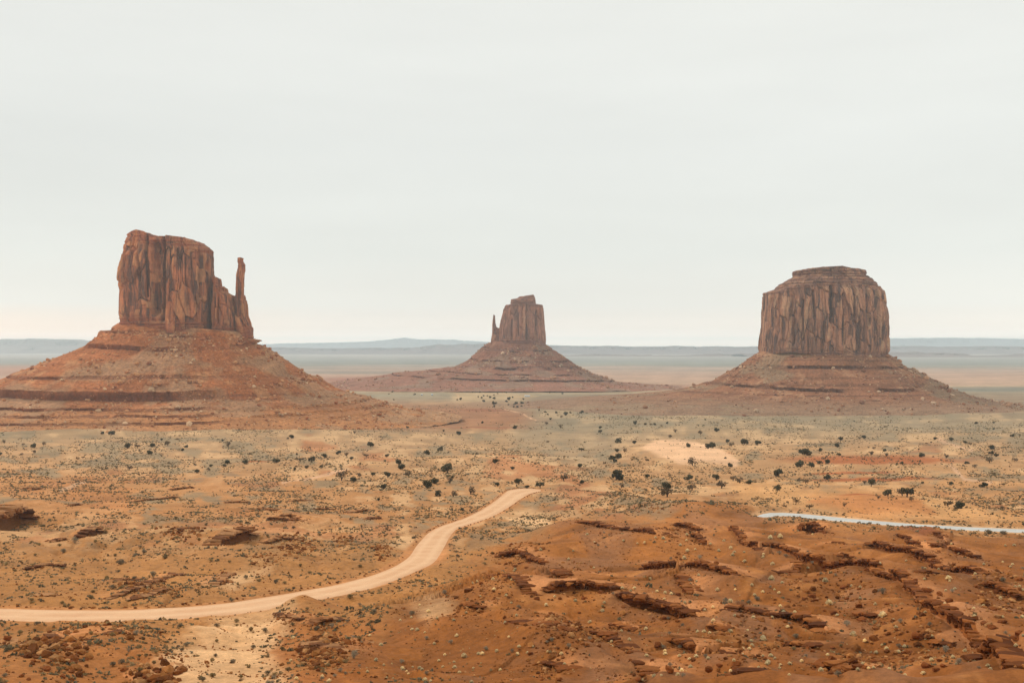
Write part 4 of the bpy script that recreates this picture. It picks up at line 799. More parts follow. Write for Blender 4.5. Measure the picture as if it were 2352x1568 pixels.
# ------------------------------------------------------------------ where things stand in the photo (surveyed from enlarged crops)
def crop(sx, sy, k, rows): return [(sx+a*k, sy+b*k, c_*k, *rest) for (a, b, c_, *rest) in rows]
TREES = []
TREES += crop(0, 976, .2686, [(280,192,62,'w'),(370,172,45,'s'),(200,172,30,'s'),(35,158,40,'s'),(3,258,34,'r'),(290,245,42,'s'),(190,262,35,'s'),(955,82,62,'w'),(875,80,30,'r'),(1088,202,60,'r'),(1175,196,50,'s'),(1305,187,50,'r'),(1380,132,26,'r'),(1435,176,65,'s'),(1275,252,52,'r'),(1195,230,30,'s'),(1590,192,42,'w'),(1563,222,30,'r'),(1905,138,25,'r'),(1950,190,60,'s'),(1945,332,46,'r'),(2095,334,50,'t'),(1805,357,32,'r'),(1922,354,28,'r'),(1658,342,30,'s'),(1685,404,56,'w'),(1110,384,62,'s'),(1315,779,30,'s'),(710,284,30,'s'),(1780,392,40,'s')])
TREES += crop(574, 947.5, .2686, [(355,222,42,'r'),(328,230,30,'s'),(1030,292,60,'r'),(895,180,36,'s'),(1350,132,30,'w'),(1655,162,22,'r'),(1785,192,40,'r'),(1990,92,22,'r'),(2262,137,40,'w'),(225,434,62,'t'),(430,419,65,'s'),(530,415,55,'t'),(640,389,58,'t'),(755,354,56,'w'),(825,374,52,'s'),(870,402,38,'r'),(485,478,36,'t'),(610,470,30,'t'),(655,452,25,'s'),(385,490,28,'r'),(403,363,22,'r'),(485,350,16,'r'),(1172,380,38,'r'),(995,378,50,'s'),(1275,447,56,'r'),(1302,487,65,'r'),(1175,549,54,'r'),(1048,545,50,'t'),(935,547,38,'s'),(1360,549,66,'s'),(885,593,56,'r'),(785,580,104,'s'),(1140,657,64,'r'),(1512,357,56,'w'),(1628,328,46,'t'),(1690,519,106,'t'),(1520,644,84,'r'),(1578,604,90,'w'),(1735,557,36,'w'),(1710,609,70,'s'),(1605,714,68,'t'),(1738,719,76,'s'),(1888,699,80,'s'),(2097,437,52,'r'),(2245,486,38,'r'),(2115,627,42,'r'),(2295,612,70,'t'),(1103,751,28,'r'),(1815,838,36,'r'),(865,919,36,'s'),(1175,1003,40,'s')])
TREES += crop(1148.5, 890, .2441, [(255,948,46,'r'),(378,944,76,'t'),(600,878,86,'s'),(772,907,52,'r'),(748,752,56,'r'),(1140,947,60,'s'),(1095,866,146,'w'),(1385,851,48,'r'),(1595,838,35,'s'),(1765,867,86,'w'),(1565,957,90,'r'),(1575,1028,146,'s'),(1810,964,90,'s'),(2035,872,76,'t'),(2085,947,116,'s'),(2195,873,62,'s'),(2255,898,82,'s'),(2335,907,50,'r'),(1040,677,60,'w'),(1110,674,70,'r'),(1085,700,56,'w'),(1100,607,42,'r'),(1170,608,52,'s'),(765,598,46,'t'),(1110,523,66,'t'),(1265,527,46,'w'),(945,428,42,'t'),(945,387,30,'r'),(1600,475,52,'s'),(1650,423,40,'s'),(1575,340,26,'r'),(2040,413,56,'w'),(1960,572,70,'w'),(2005,568,64,'r'),(2135,513,46,'w'),(2180,554,56,'s'),(2300,536,66,'t'),(1885,443,56,'s'),(1930,307,20,'r'),(2170,747,66,'w'),(2120,667,30,'w'),(1775,561,60,'w'),(1270,345,50,'w'),(1365,352,30,'r'),(1455,354,26,'r'),(1418,356,32,'s'),(1115,247,30,'t'),(1330,244,26,'s'),(620,262,44,'r'),(530,244,24,'r'),(475,302,28,'r'),(435,348,38,'s'),(450,257,20,'r'),(430,235,30,'w'),(665,240,26,'w'),(765,242,46,'w'),(580,283,30,'s'),(365,222,30,'s'),(315,162,20,'r'),(135,382,42,'w'),(570,383,46,'s'),(1810,734,112,'s')])
TREES += crop(1665, 918.7, .292, [(153,348,56,'t'),(260,347,52,'w'),(648,433,106,'w'),(595,528,74,'r'),(680,530,50,'r'),(748,504,42,'t'),(810,502,46,'r'),(418,598,94,'w'),(182,654,46,'w'),(412,716,56,'t'),(590,644,52,'s'),(634,658,52,'s'),(805,624,70,'w'),(885,373,40,'r'),(912,318,38,'r'),(1092,304,36,'r'),(1060,308,30,'s'),(755,403,36,'r'),(845,423,32,'s'),(897,437,32,'r'),(1150,434,54,'s'),(1270,443,42,'s'),(1258,407,32,'r'),(1172,387,30,'s'),(1130,377,22,'s'),(1550,448,52,'w'),(1740,459,42,'s'),(1655,310,30,'r'),(1780,322,36,'r'),(1887,342,30,'r'),(1930,355,30,'s'),(1972,187,32,'w'),(2115,182,22,'r'),(2257,288,40,'w'),(2115,232,20,'r'),(1100,660,46,'s'),(1150,680,76,'t'),(1283,760,76,'t'),(1395,752,84,'s'),(1432,762,96,'t'),(1205,778,40,'s'),(1470,793,40,'s'),(1755,838,72,'s'),(1830,850,88,'w'),(2185,858,42,'s'),(1905,502,40,'w'),(1965,534,46,'s'),(2080,494,82,'s'),(2095,388,50,'r'),(2090,424,50,'w'),(2135,443,42,'w'),(2280,484,48,'s'),(2025,683,66,'w'),(1780,663,36,'w'),(1553,657,24,'r'),(1395,503,28,'r'),(560,815,52,'s'),(665,856,58,'s'),(940,835,40,'s')])
TREES += crop(861.3, 849.8, .1953, [(970,354,26,'w'),(1010,353,36,'r'),(205,262,26,'r'),(165,287,16,'r'),(220,354,22,'r'),(465,292,34,'w'),(1280,314,32,'t'),(1322,308,20,'r'),(1255,334,26,'r'),(1400,340,46,'w'),(1350,328,36,'w'),(1215,322,22,'r'),(1278,376,36,'r'),(1405,402,64,'w'),(1572,354,50,'r'),(1545,375,36,'w'),(1660,404,42,'r'),(1730,404,54,'w'),(1725,438,32,'r'),(1635,414,32,'w'),(1570,412,28,'w'),(1630,440,26,'r'),(1675,445,40,'w'),(1400,430,28,'r'),(1745,350,26,'r'),(1865,408,26,'r'),(1235,267,20,'r'),(1145,264,16,'r'),(1440,281,20,'r'),(1430,255,20,'r'),(1540,268,32,'w'),(1885,240,16,'r'),(2205,283,26,'w'),(2215,250,24,'w'),(2055,270,20,'r'),(880,490,18,'r'),(1620,328,26,'r'),(1400,298,20,'r'),(790,242,14,'r')])
SHRUBS = crop(0, 1206, .2686, [(1030,332,104,'s'),(1410,288,80,'o'),(1305,432,90,'s'),(965,540,88,'s'),(1165,938,88,'g'),(540,232,80,'s'),(640,152,92,'g'),(1230,238,70,'s'),(885,1225,35,'o'),(1100,1080,50,'g'),(1040,1180,80,'s'),(1190,1120,60,'o')])
SHRUBS += crop(574, 1206, .2686, [(1665,592,78,'g'),(700,875,76,'g'),(955,828,54,'o'),(830,828,44,'g'),(885,963,44,'g'),(1720,1010,70,'g'),(890,1135,124,'g'),(935,1210,52,'g'),(815,1275,54,'g'),(940,690,54,'g'),(360,1295,52,'g'),(610,1325,64,'g'),(1145,693,50,'g'),(800,863,38,'g'),(515,412,62,'o'),(355,448,42,'o'),(1435,437,36,'s'),(955,1003,30,'g'),(2075,245,46,'o'),(1830,60,30,'s')])
SHRUBS += crop(1091, 1148.5, .293, [(735,1158,68,'g'),(1690,635,60,'g'),(1965,808,78,'g'),(2210,784,64,'g'),(2150,804,52,'g'),(1805,1235,62,'g'),(1000,838,46,'o'),(1525,1054,42,'g'),(1515,934,46,'g'),(1645,140,40,'g'),(615,725,60,'g'),(1760,460,60,'g')])
SHRUBS += crop(1665, 1148.5, .292, [(1240,735,94,'g'),(960,988,92,'g'),(560,1082,76,'s'),(1735,1192,108,'g'),(250,784,62,'g'),(185,809,46,'g'),(1790,724,58,'g'),(2050,675,60,'g'),(540,1175,62,'o'),(1380,965,62,'g'),(1610,990,60,'g'),(915,1150,52,'o'),(870,594,46,'g'),(755,584,46,'g'),(1065,1208,36,'g'),(1395,1335,52,'g'),(890,1386,82,'g'),(640,1230,46,'g'),(510,974,38,'g'),(1840,1290,84,'g'),(1370,1160,60,'g'),(430,425,58,'g'),(480,445,54,'g'),(2070,262,76,'s'),(2190,268,76,'s'),(1785,258,36,'s'),(2190,640,70,'s'),(1060,180,30,'s')])
TUFTS = crop(1091, 1148.5, .293, [(515,392,32),(935,328,34),(880,272,36),(1165,322,36),(1475,304,40),(1610,356,36),(1640,460,44),(1665,400,44),(1845,345,34),(1910,400,34),(2005,380,40),(2020,432,36),(2110,482,32),(2315,298,46),(1950,320,30),(1660,275,34),(1370,606,42),(1155,692,38),(1250,692,38),(1425,716,36),(1490,730,36),(1485,776,28),(1000,870,44),(900,958,40),(725,668,26),(805,682,24),(995,694,28),(245,750,30),(145,702,32),(1210,1096,38),(1070,1110,34),(1340,1014,42),(1490,1206,44),(1620,1336,44),(1690,1310,48),(1590,1370,44),(1460,1384,40),(2005,1030,42),(1745,1034,36),(1795,1032,40),(2135,1022,28),(2265,1094,52),(2295,1280,46),(1900,706,44),(1865,842,38),(2000,800,50),(265,1080,28),(170,1188,30),(90,1168,30),(410,1198,30),(455,1150,26),(700,604,34),(2325,620,54),(2170,670,36),(2255,722,34),(1645,806,34)])
TUFTS += crop(1665, 1148.5, .292, [(358,304,42),(435,294,52),(60,434,38),(75,410,32),(155,484,36),(375,506,44),(365,625,58),(790,638,58),(1760,620,66),(300,1092,58),(1010,1060,64),(1100,1112,44),(1270,1174,46),(1190,1202,42),(1235,1140,30),(340,1280,50),(510,1288,44),(755,1342,54),(1045,1382,40),(45,1034,40),(820,815,70),(1240,915,80),(1345,1002,44),(1325,945,30),(425,732,36),(300,722,32),(45,800,44),(180,1024,26),(650,545,36),(300,450,34),(570,245,34),(430,1320,30),(265,1316,30),(1130,1376,36)])
TUFTS += crop(574, 1206, .2686, [(1525,740,48),(1430,900,48),(1600,800,32),(1285,814,28),(1380,790,30),(1495,918,28),(1025,945,34),(1830,1125,60),(2110,1080,40),(2020,1056,34),(1615,1158,36),(1650,1212,30),(1745,1170,30),(1170,1305,30),(1225,1310,26),(1145,1195,26),(1470,1235,36),(1390,1212,26),(1340,1248,26),(1355,1270,30),(1005,1255,34),(1970,608,26),(2090,550,36),(2190,602,34),(1850,750,28),(1450,685,26),(2235,470,28),(370,965,46),(350,1160,40),(1910,1222,28)])
BOULDERS = crop(1665, 1148.5, .292, [(1885,945,104),(1965,935,70),(2030,970,84),(2180,965,84),(2095,1005,80),(2165,1100,112),(2285,1095,92),(2310,1050,84),(2250,1145,62),(1590,724,112),(1500,632,42),(1215,528,46),(1760,800,72),(960,778,42),(1060,840,80),(930,686,70),(690,762,62),(630,778,52),(850,892,72),(1070,946,82),(1530,1078,112),(1430,1215,112),(1230,1272,76),(1170,1270,52),(1600,1310,104),(1665,1335,84),(1725,1305,62),(1690,1262,62),(850,1160,52),(840,1258,92),(1100,1320,52),(90,1330,84),(420,1030,42),(660,1005,72),(2105,860,74),(2160,720,90),(2240,770,80),(1270,815,50),(1150,530,30),(1690,740,60)])
BOULDERS += crop(1091, 1148.5, .293, [(1600,745,60),(1650,720,54),(1600,665,60),(1380,680,34),(820,880,36),(570,905,32),(750,960,36),(1480,930,70),(1830,1330,70),(1920,1300,54),(2050,1290,80),(1390,1255,40),(140,418,42),(320,520,60),(405,530,44),(240,500,40),(490,490,50),(170,600,40),(650,650,44),(1290,1415,76),(1790,860,60),(1560,480,30)])
BOULDERS += crop(0, 1206, .2686, [(390,1235,90),(480,1105,60),(520,1140,66),(290,1160,60),(340,1105,60),(620,1190,80),(700,960,50),(420,915,50),(190,1290,70),(240,1320,50),(540,1300,60),(610,1325,70),(730,1150,60),(560,1040,70),(1450,1310,90),(1210,1310,80),(1340,1260,60),(60,970,80),(30,1010,60)])
BOULDERS += crop(574, 1206, .2686, [(480,1100,70),(560,1140,60),(650,1150,60),(600,1190,50),(770,1080,60),(580,1240,56),(720,1210,50),(760,1190,44),(440,1040,60),(420,1130,56),(630,1060,50)])

R2 = np.random.default_rng(99)
RED = np.array([(1010,1400),(1100,1310),(1180,1262),(1310,1210),(1520,1205),(1700,1190),(1840,1215),(1990,1232),(2352,1250),(2352,1572),(560,1572),(760,1520),(900,1430)], float)
def in_road(u, v): X, Y = plan(u, v); return (strip_dist(X, Y, RA, RB) < .6) | (strip_dist(X, Y, WA, WB) < .8)
def scatter(n, poly, fn, seed):
    r = np.random.default_rng(seed); poly = np.asarray(poly, float); o = []
    while len(o) < n:
        u = r.uniform(poly[:, 0].min(), poly[:, 0].max(), 4*n); v = r.uniform(poly[:, 1].min(), poly[:, 1].max(), 4*n)
        ok = inside(u, v, poly) & ~in_road(u, v) & (r.random(4*n) < fn(u, v)); o += list(zip(u[ok], v[ok]))
    return np.array(o[:n])
FRAME = [(-60, 930), (2412, 930), (2412, 1590), (-60, 1590)]
noise_d = lambda u, v, s: .5+.9*fbm(u/90, v/30, s, 3)

# ------------------------------------------------------------------ names for the ground one can point at
VALLEY = [(60,1020,'sandy flat at the left edge below the butte'),(300,1022,'sandy flat right below the left butte'),(430,1035,'sand left of centre below the left butte'),(330,985,'red foot of the left butte'),(520,1065,'scrub on the left of the valley'),(640,1050,'sandy rise below the left butte foot'),(720,1060,'pale sand between left butte and road'),(770,1030,'scrub beyond the pale sand by the road'),(860,1025,'pale dune crest in mid valley left'),(670,1003,'foot of the red slope of the left butte'),(800,1095,'scrub strip left of the road'),(890,1075,'sand left of the big double juniper'),(925,1080,'sand beside the big double juniper'),(990,1100,'sand slope just left of the road bend'),(1040,1125,'slope directly above the upper road'),(1030,1075,'pale sand left of the road end'),(1000,1035,'pale dune behind the road end'),(1140,1068,'sand just behind the road end'),(1185,1110,'end of the dirt road'),(1235,1115,'right of the end of the dirt road'),(1290,1100,'slope right of the road end'),(1335,1078,'sand in the middle of the valley'),(1420,1095,'hollow below the bare sand dune'),(1410,1050,'gully on the left of the bare sand dune'),(1415,1015,'flat left of the bare dune top'),(1380,990,'scrub beyond the bare dune on its left'),(1480,975,'row of bushes far behind the bare dune'),(1530,1015,'far edge of the bare sand dune'),(1530,1125,'slope in front of the bare dune, left'),(1590,1095,'sand right in front of the bare dune'),(1580,1070,'surface of the bare sand dune'),(1635,1028,'right shoulder of the bare dune'),(1680,1020,'sand patch right of the bare dune'),(1740,1020,'pale sand right of the bare dune'),(1660,1110,'sandy slope right of the dune front'),(1710,1108,'sand above the start of the white road'),(1790,1095,'orange sand above the white road'),(1850,1045,'scrub in the right of the valley'),(1840,1070,'orange sand patch in the right valley'),(1900,1065,'beside the bright orange soil patch'),(1930,1015,'flat between orange patch and right butte'),(2010,1040,'scrub below the right butte'),(1850,1112,'sand just above the smooth orange slope'),(1990,1115,'top of the orange slope over the white road'),(2065,1135,'right end of the smooth orange slope'),(1950,1165,'smooth orange slope above the white road'),(2190,1160,'right edge sand above the white road'),(2115,1050,'flat scrub below the right butte foot'),(2200,1020,'far scrub below the right butte'),(2280,1040,'far scrub at the right edge'),(2240,1070,'scrub beside the pale track at right'),(2260,1115,'end of the pale track at right'),(2300,1165,'right edge above the white road'),(1180,925,'far thicket below the middle butte'),(1135,918,'left side of the far thicket'),(1115,903,'far plain left of the thicket'),(1215,900,'far plain beside the long white building'),(1055,918,'far plain below the middle butte'),(920,905,'far plain near the small white buildings'),(1280,950,'near end of the far thicket'),(1330,950,'scrub right of the far thicket'),(1255,965,'scrub in front of the far thicket'),(1440,948,'scrub at the right butte left foot'),(1170,985,'red flat in the middle distance'),(940,975,'red flat right of the left butte'),(700,1180,'ledges left of the road'),(860,1205,'slope left of the road bend'),(350,1190,'orange benches on the left'),(1060,1180,'verge of the upper road'),(2350,1215,'white road at the right edge')]
NEAR = [(60,1240,'tan flat at far left above the road'),(170,1250,'tan flat below the small dark alcove'),(300,1290,'tan slope above the left road'),(380,1280,'scree below the tan slab alcove'),(260,1345,'slanting rows of tan slabs'),(360,1330,'top of the slanting tan slabs'),(470,1300,'tan slope right of the slanting slabs'),(600,1300,'pale clay above the road'),(690,1270,'rubble knoll left of the road bend'),(790,1260,'small rubble slope left of the road bend'),(880,1270,'bank left of the road bend'),(80,1480,'broken ground below the road at far left'),(130,1540,'boulder pile in the bottom left corner'),(250,1450,'slope just below the left road'),(300,1500,'tan ground right of the bottom left boulders'),(380,1550,'bottom edge left of the pale wash'),(420,1440,'left rim of the pale sandy wash'),(640,1450,'right rim of the pale sandy wash'),(700,1400,'mound in front of the road'),(720,1500,'dark rubble right of the pale wash'),(790,1510,'dark bush by the rubble right of the wash'),(790,1430,'slope below the mound by the road'),(700,1560,'bottom edge right of the pale wash'),(840,1380,'verge below the road'),(960,1360,'slope below the road bend'),(1020,1350,'foot of the red hill below the road bend'),(900,1450,'pale patch on the brown slope'),(1000,1470,'brown slope in lower middle left'),(930,1540,'bottom edge left of centre'),(1080,1520,'bottom edge just left of centre'),(1100,1420,'brown slope left of the sharp thin lip'),(1190,1500,'red slope under the sharp thin lip'),(1300,1500,'rubble right below the sharp thin lip'),(1120,1300,'crumbling ledge left of the hill'),(1190,1285,'broken blocks at the rounded hill foot'),(1260,1330,'lower left flank of the rounded hill'),(1330,1250,'upper flank of the rounded hill'),(1420,1270,'middle of the rounded hill flank'),(1480,1240,'right end of the rounded hill lip'),(1360,1340,'red shelf above the square blocks'),(1150,1390,'spur left of the square blocks'),(1290,1410,'slope right below the square red blocks'),(1400,1420,'slope below where the two block walls meet'),(1480,1360,'shelf above the rounded block wall'),(1560,1350,'slope under the jagged orange ledge'),(1500,1450,'red slope below the rounded block wall'),(1600,1420,'foot of the rounded block wall'),(1580,1250,'slope below the broken ledge'),(1600,1205,'low hill left of the white road'),(1680,1270,'hollow left of the diagonal ridge top'),(1670,1320,'shelf left of the diagonal ridge'),(1790,1225,'flat above the top of the diagonal ridge'),(1780,1310,'slope just below the upper diagonal ridge'),(1690,1380,'slope above the low flat ledge'),(1750,1440,'slope under the low flat ledge'),(1620,1500,'foot of the rough dark ledge'),(1550,1540,'bottom edge right of centre'),(1700,1550,'bottom edge below the rough dark ledge'),(1850,1370,'rubble below the middle of the diagonal ridge'),(1920,1370,'red stones under the tall blocky ridge'),(1880,1430,'slope between low flat ledge and diagonal ridge'),(1960,1430,'middle of the lower right slope'),(2040,1430,'hollow under the diagonal ridge'),(1830,1480,'lower right slope left part'),(1930,1480,'open red slope at lower right'),(2030,1490,'stones at lower right'),(2110,1470,'foot of the shadowed wall'),(2160,1520,'boulders left of the bottom right corner'),(1800,1540,'bottom edge of the lower right slope'),(1930,1540,'bottom edge at right'),(2060,1545,'bottom edge near the right corner'),(1950,1270,'red flat above the diagonal ridge'),(2040,1290,'flat under the long layered ledge'),(2100,1330,'boulders between the two right hand ridges'),(2200,1370,'shelf right of the tall blocky ridge'),(2230,1420,'boulder field at the right edge'),(2310,1460,'round boulders at the far right edge'),(2310,1380,'rubble at the right edge'),(2200,1250,'hump near the white road'),(2300,1270,'right edge below the white road'),(2280,1340,'right end of the long layered ledge')]
def name_them(items, places, noun, big, mid_, small, cat, group, prep='on the'):
    """items: list of (object, u, v, px); a label that says which one, from its place and its look"""
    pl = np.array([(p[0], p[1]*1.6) for p in places]); by = {}
    for it in items: by.setdefault(int(np.argmin(np.hypot(pl[:, 0]-it[1], pl[:, 1]-it[2]*1.6))), []).append(it)
    order = ['leftmost', 'second from left', 'third from left', 'fourth from left', 'fifth from left', 'sixth from left', 'seventh from left']
    for k, its in by.items():
        its.sort(key=lambda q: q[1]); n = len(its); px = [q[3] for q in its]; j = int(np.argmax(px))
        for i, it in enumerate(its):
            where = places[k][2]
            if n == 1: lab = f'{mid_} {noun} {prep} {where}'
            elif n <= 7: lab = f'{mid_ if n > 2 else (big if i == j else small)} {noun} {prep} {where}, '+(('rightmost' if i == n-1 else order[i]) if n > 2 else ('left one' if i == 0 else 'right one'))
            elif i == j: lab = f'{big} {noun} {prep} {where}, biggest'
            elif i == 0: lab = f'{mid_} {noun} {prep} {where}, leftmost'
            elif i == n-1: lab = f'{mid_} {noun} {prep} {where}, rightmost'
            else: lab = f'{small} {noun} {prep} {where}'
            if len(lab.split()) > 16: print('LONG', lab)
            o = it[0]; o['label'] = lab; o['category'] = cat; o['group'] = group if n <= 7 or i in (0, j, n-1) else f'{group}: {where}'

def place(protos, arr, sink, rs, squash=(.85, 1.15), sizes=None, parts=False, taken=None):
    taken = taken if taken is not None else set(); u = np.array([a[0] for a in arr]); v = np.array([a[1] for a in arr]); px = np.array([a[2] for a in arr])
    X, Y, Z = hit(u, v); o_ = []
    for i in range(len(arr)):
        key = arr[i][3] if len(arr[i]) > 3 else None
        pool = protos[key] if isinstance(protos, dict) else protos; p = pool[rs.integers(len(pool))]
        if id(p) in taken: o = copy_tree(p)
        else: o = p; taken.add(id(p))
        s = px[i]*Y[i]/FD; o.location = (X[i], Y[i], Z[i]-sink*s); o.rotation_euler = (0, 0, rs.uniform(0, 6.28)); o.scale = (s, s, s*rs.uniform(*squash))
        o_.append((o, u[i], v[i], px[i]))
    for p in ([q for k in protos.values() for q in k] if isinstance(protos, dict) else protos):
        if id(p) not in taken: 
            for c_ in list(p.children): bpy.data.objects.remove(c_)
            bpy.data.objects.remove(p)
    return o_
rs = np.random.default_rng(5)
name_them(UNNAMED, NEAR, 'rock ledge', 'longer broken', 'short broken', 'shorter broken', 'rock ledge', 'short ledges on the near slopes', 'at')
TP = {'r': [tree_proto('juniper', 10+i, 'round') for i in range(4)], 'w': [tree_proto('juniper', 30+i, 'wide') for i in range(4)], 't': [tree_proto('juniper', 50+i, 'tree') for i in range(3)], 's': [tree_proto('bare_shrub', 70+i, 'sparse') for i in range(5)]}
TREES = [(a, b, c*1.18, k) for a, b, c, k in TREES if -5 < a < 2357]
pt_ = place(TP, TREES, .02, rs)
dark = [q for q, t in zip(pt_, TREES) if t[3] != 's']; pale = [q for q, t in zip(pt_, TREES) if t[3] == 's']
name_them(dark, VALLEY, 'juniper', 'large dark', 'dark green', 'small dark', 'juniper', 'dark junipers dotted over the valley', 'at')
name_them(pale, VALLEY, 'shrub', 'large twiggy', 'twiggy brown', 'small twiggy', 'shrub', 'grey-brown shrubs dotted over the valley', 'at')

extra = scatter(110, [(-20,1210),(1000,1200),(1180,1270),(1100,1340),(760,1560),(-20,1580)], lambda u, v: np.clip(noise_d(u, v, 301), 0, 1), 302)
SHRUBS += [(a, b, R2.uniform(9, 15)*(1+(b-1210)/500), R2.choice(['s', 'o', 'o'])) for a, b in extra]
extra = scatter(40, RED, lambda u, v: np.clip(noise_d(u, v, 303), 0, 1), 304)
SHRUBS += [(a, b, R2.uniform(7, 12)*(1+(b-1210)/450), 'g') for a, b in extra]
SP = {'s': [shrub_mesh('desert_shrub', 110+i, M['scrub'], 220, .045, .5) for i in range(3)], 'o': [shrub_mesh('desert_shrub', 120+i, M['olive'], 220, .045, .45) for i in range(3)], 'g': [shrub_mesh('sagebrush', 130+i, M['sage'], 210, .036, .62) for i in range(4)]}
sh = place(SP, SHRUBS, .02, rs)
for key, noun, lk, g in (('s', 'desert shrub', 'brown', 'brown desert shrubs on the near slopes'), ('o', 'desert shrub', 'olive', 'olive desert shrubs on the near slopes'), ('g', 'sagebrush', 'grey', 'grey sagebrush on the near slopes')):
    name_them([q for q, t in zip(sh, SHRUBS) if t[3] == key], NEAR, noun, 'large '+lk, lk, 'small '+lk, 'shrub', g, 'at')

nT = 290-len(TUFTS)
ex = scatter(nT+900, RED, lambda u, v: np.clip(noise_d(u, v, 305)*1.1-.1, 0, 1)*ss(1150, 1320, v+.12*(u-1000)), 306)
TUFTS += [(a, b, R2.uniform(5.5, 8.5)*(1+(b-1210)/450)) for a, b in ex[:nT]]
tp = [tuft_mesh('grass_tuft', 140+i, M['straw']) for i in range(6)]
name_them(place(tp, TUFTS, .03, rs), NEAR, 'grass tuft', 'large pale', 'round pale', 'small pale', 'grass tuft', 'pale straw tufts on the red slopes', 'at')

nB = 290-len(BOULDERS); cand = []
for Ld in LEDGES:
    if Ld['mat'] != 'ledge': continue
    P = resample(Ld['P'], 60)
    for _ in range(16): 
        p = P[R2.integers(60)]; d = abs(R2.normal())*4+.8; cand.append((p[0]+R2.normal()*1.5, p[1]-d, R2.uniform(.35, 1.0)*min(1.6, .6+Ld['h']*.4)))
cand = np.array(cand); R2.shuffle(cand); z = terrain(cand[:, 0], cand[:, 1])
uu = CU+cand[:, 0]/cand[:, 1]*FD; vv = CV+(EYE-z)/cand[:, 1]*FD; ok = (uu > 0) & (uu < 2352) & (vv < 1566); cand = cand[ok][:nB]
rp = [mesh_obj('boulder', V+np.array([0, 0, .18]), F, M['rock'], None, False) for V, F in ROCKS]
b1 = place(rp, BOULDERS, .06, rs, (.75, 1.05), taken=(tk := set()))
for x, y, s in cand:
    o = copy_tree(rp[rs.integers(len(rp))]); zz = float(terrain([x], [y])[0]); o.location = (x, y, zz-.05*s); o.rotation_euler = (0, 0, rs.uniform(0, 6.28)); o.scale = (s, s, s*rs.uniform(.7, 1.1))
    b1.append((o, CU+x/y*FD, CV+(EYE-zz)/y*FD, s/y*FD))
name_them(b1, NEAR, 'boulder', 'large reddish', 'angular reddish', 'small reddish', 'boulder', 'boulders on the near slopes', 'at')

# ------------------------------------------------------------------ what nobody could count
M['scrub_tone'] = leaf_material('scrub_tone', None, .0, .45, True)
def stuff_mesh(name, protos, xyz, size, yaw, mat, cols, label, seed, zs=None, tilt=0):
    r = np.random.default_rng(seed); V, F = merged(protos, xyz, size, yaw, zs, tilt, seed)
    nper = [len(protos[0][0])]*len(xyz); o = mesh_obj(name, V, F, mat, None, False, {'soil': ('FLOAT_COLOR', tone_attr(cols, nper, seed+1))})
    tag(o, label, name.replace('_', ' '), None, 'stuff'); return o
# scrub: many small low bushes all over the valley floor
def bushlet(seed, n=11):
    r = np.random.default_rng(seed); return leaf_cloud(n, [(0, 0, .16, .26), (.2, .05, .1, .2), (-.2, -.05, .12, .2), (0, .2, .1, .16)], .17, seed, .4)
BL = [bushlet(700+i) for i in range(12)]
def dens(u, v):
    a = np.clip(.40+1.1*fbm(u/120, v/26, 311, 3)+.9*fbm(u/26, v/8, 312, 2), .01, 1)
    a *= 1-.9*inside(u, v, np.array([(1472,1034),(1500,1010),(1550,1005),(1600,1012),(1640,1032),(1700,1062),(1690,1072),(1610,1066),(1560,1072),(1500,1050)], float))
    a *= 1-.75*inside(u, v, np.array([(1790,1125),(2080,1128),(2220,1160),(2352,1190),(2352,1208),(1960,1183),(1750,1172)], float))
    a *= 1-.9*inside(u, v, RED); a *= 1-.6*ss(1180, 1330, v); a *= 1-.8*inside(u, v, np.array([(530,1405),(640,1400),(610,1450),(560,1500),(600,1600),(380,1600),(430,1500)], float))
    return a*(1-.8*inside(u, v, np.array([(470,1405),(640,1400),(620,1450),(580,1500),(620,1600),(360,1600),(410,1500)], float)))*(.5+.5*ss(920, 990, v))*(1-.35*ss(1200, 1300, v))
pts = scatter(41000, FRAME, dens, 313); X, Y = plan(pts[:, 0], pts[:, 1]); Z = terrain(X, Y); r = np.random.default_rng(314)
sz = r.lognormal(0, .35, len(X))*np.interp(pts[:, 1], [930, 1010, 1120, 1300, 1568], [2.6, 1.75, 1.15, .72, .5])
stuff_mesh('scrub', BL, np.stack([X, Y, Z-.04*sz], 1), sz, r.uniform(0, 6.28, len(X)), M['scrub_tone'], [(134,126,98),(146,132,100),(112,100,76),(164,138,96),(138,130,108),(124,96,64),(176,150,108)], 'low grey-green scrub speckling the whole valley floor', 315)
# small straw tufts
TL = [leaf_cloud(10, [(0, 0, .12, .3)], .16, 730+i, .6) for i in range(6)]
e2 = ex[nT:nT+500]; X, Y = plan(e2[:, 0], e2[:, 1]); Z = terrain(X, Y); sz = r.uniform(.2, .4, len(X))
stuff_mesh('grass', TL, np.stack([X, Y, Z], 1), sz, r.uniform(0, 6.28, len(X)), M['scrub_tone'], [(222,196,140),(208,180,124),(228,204,156)], 'tiny pale straw grass sprinkled over the red slopes', 316)
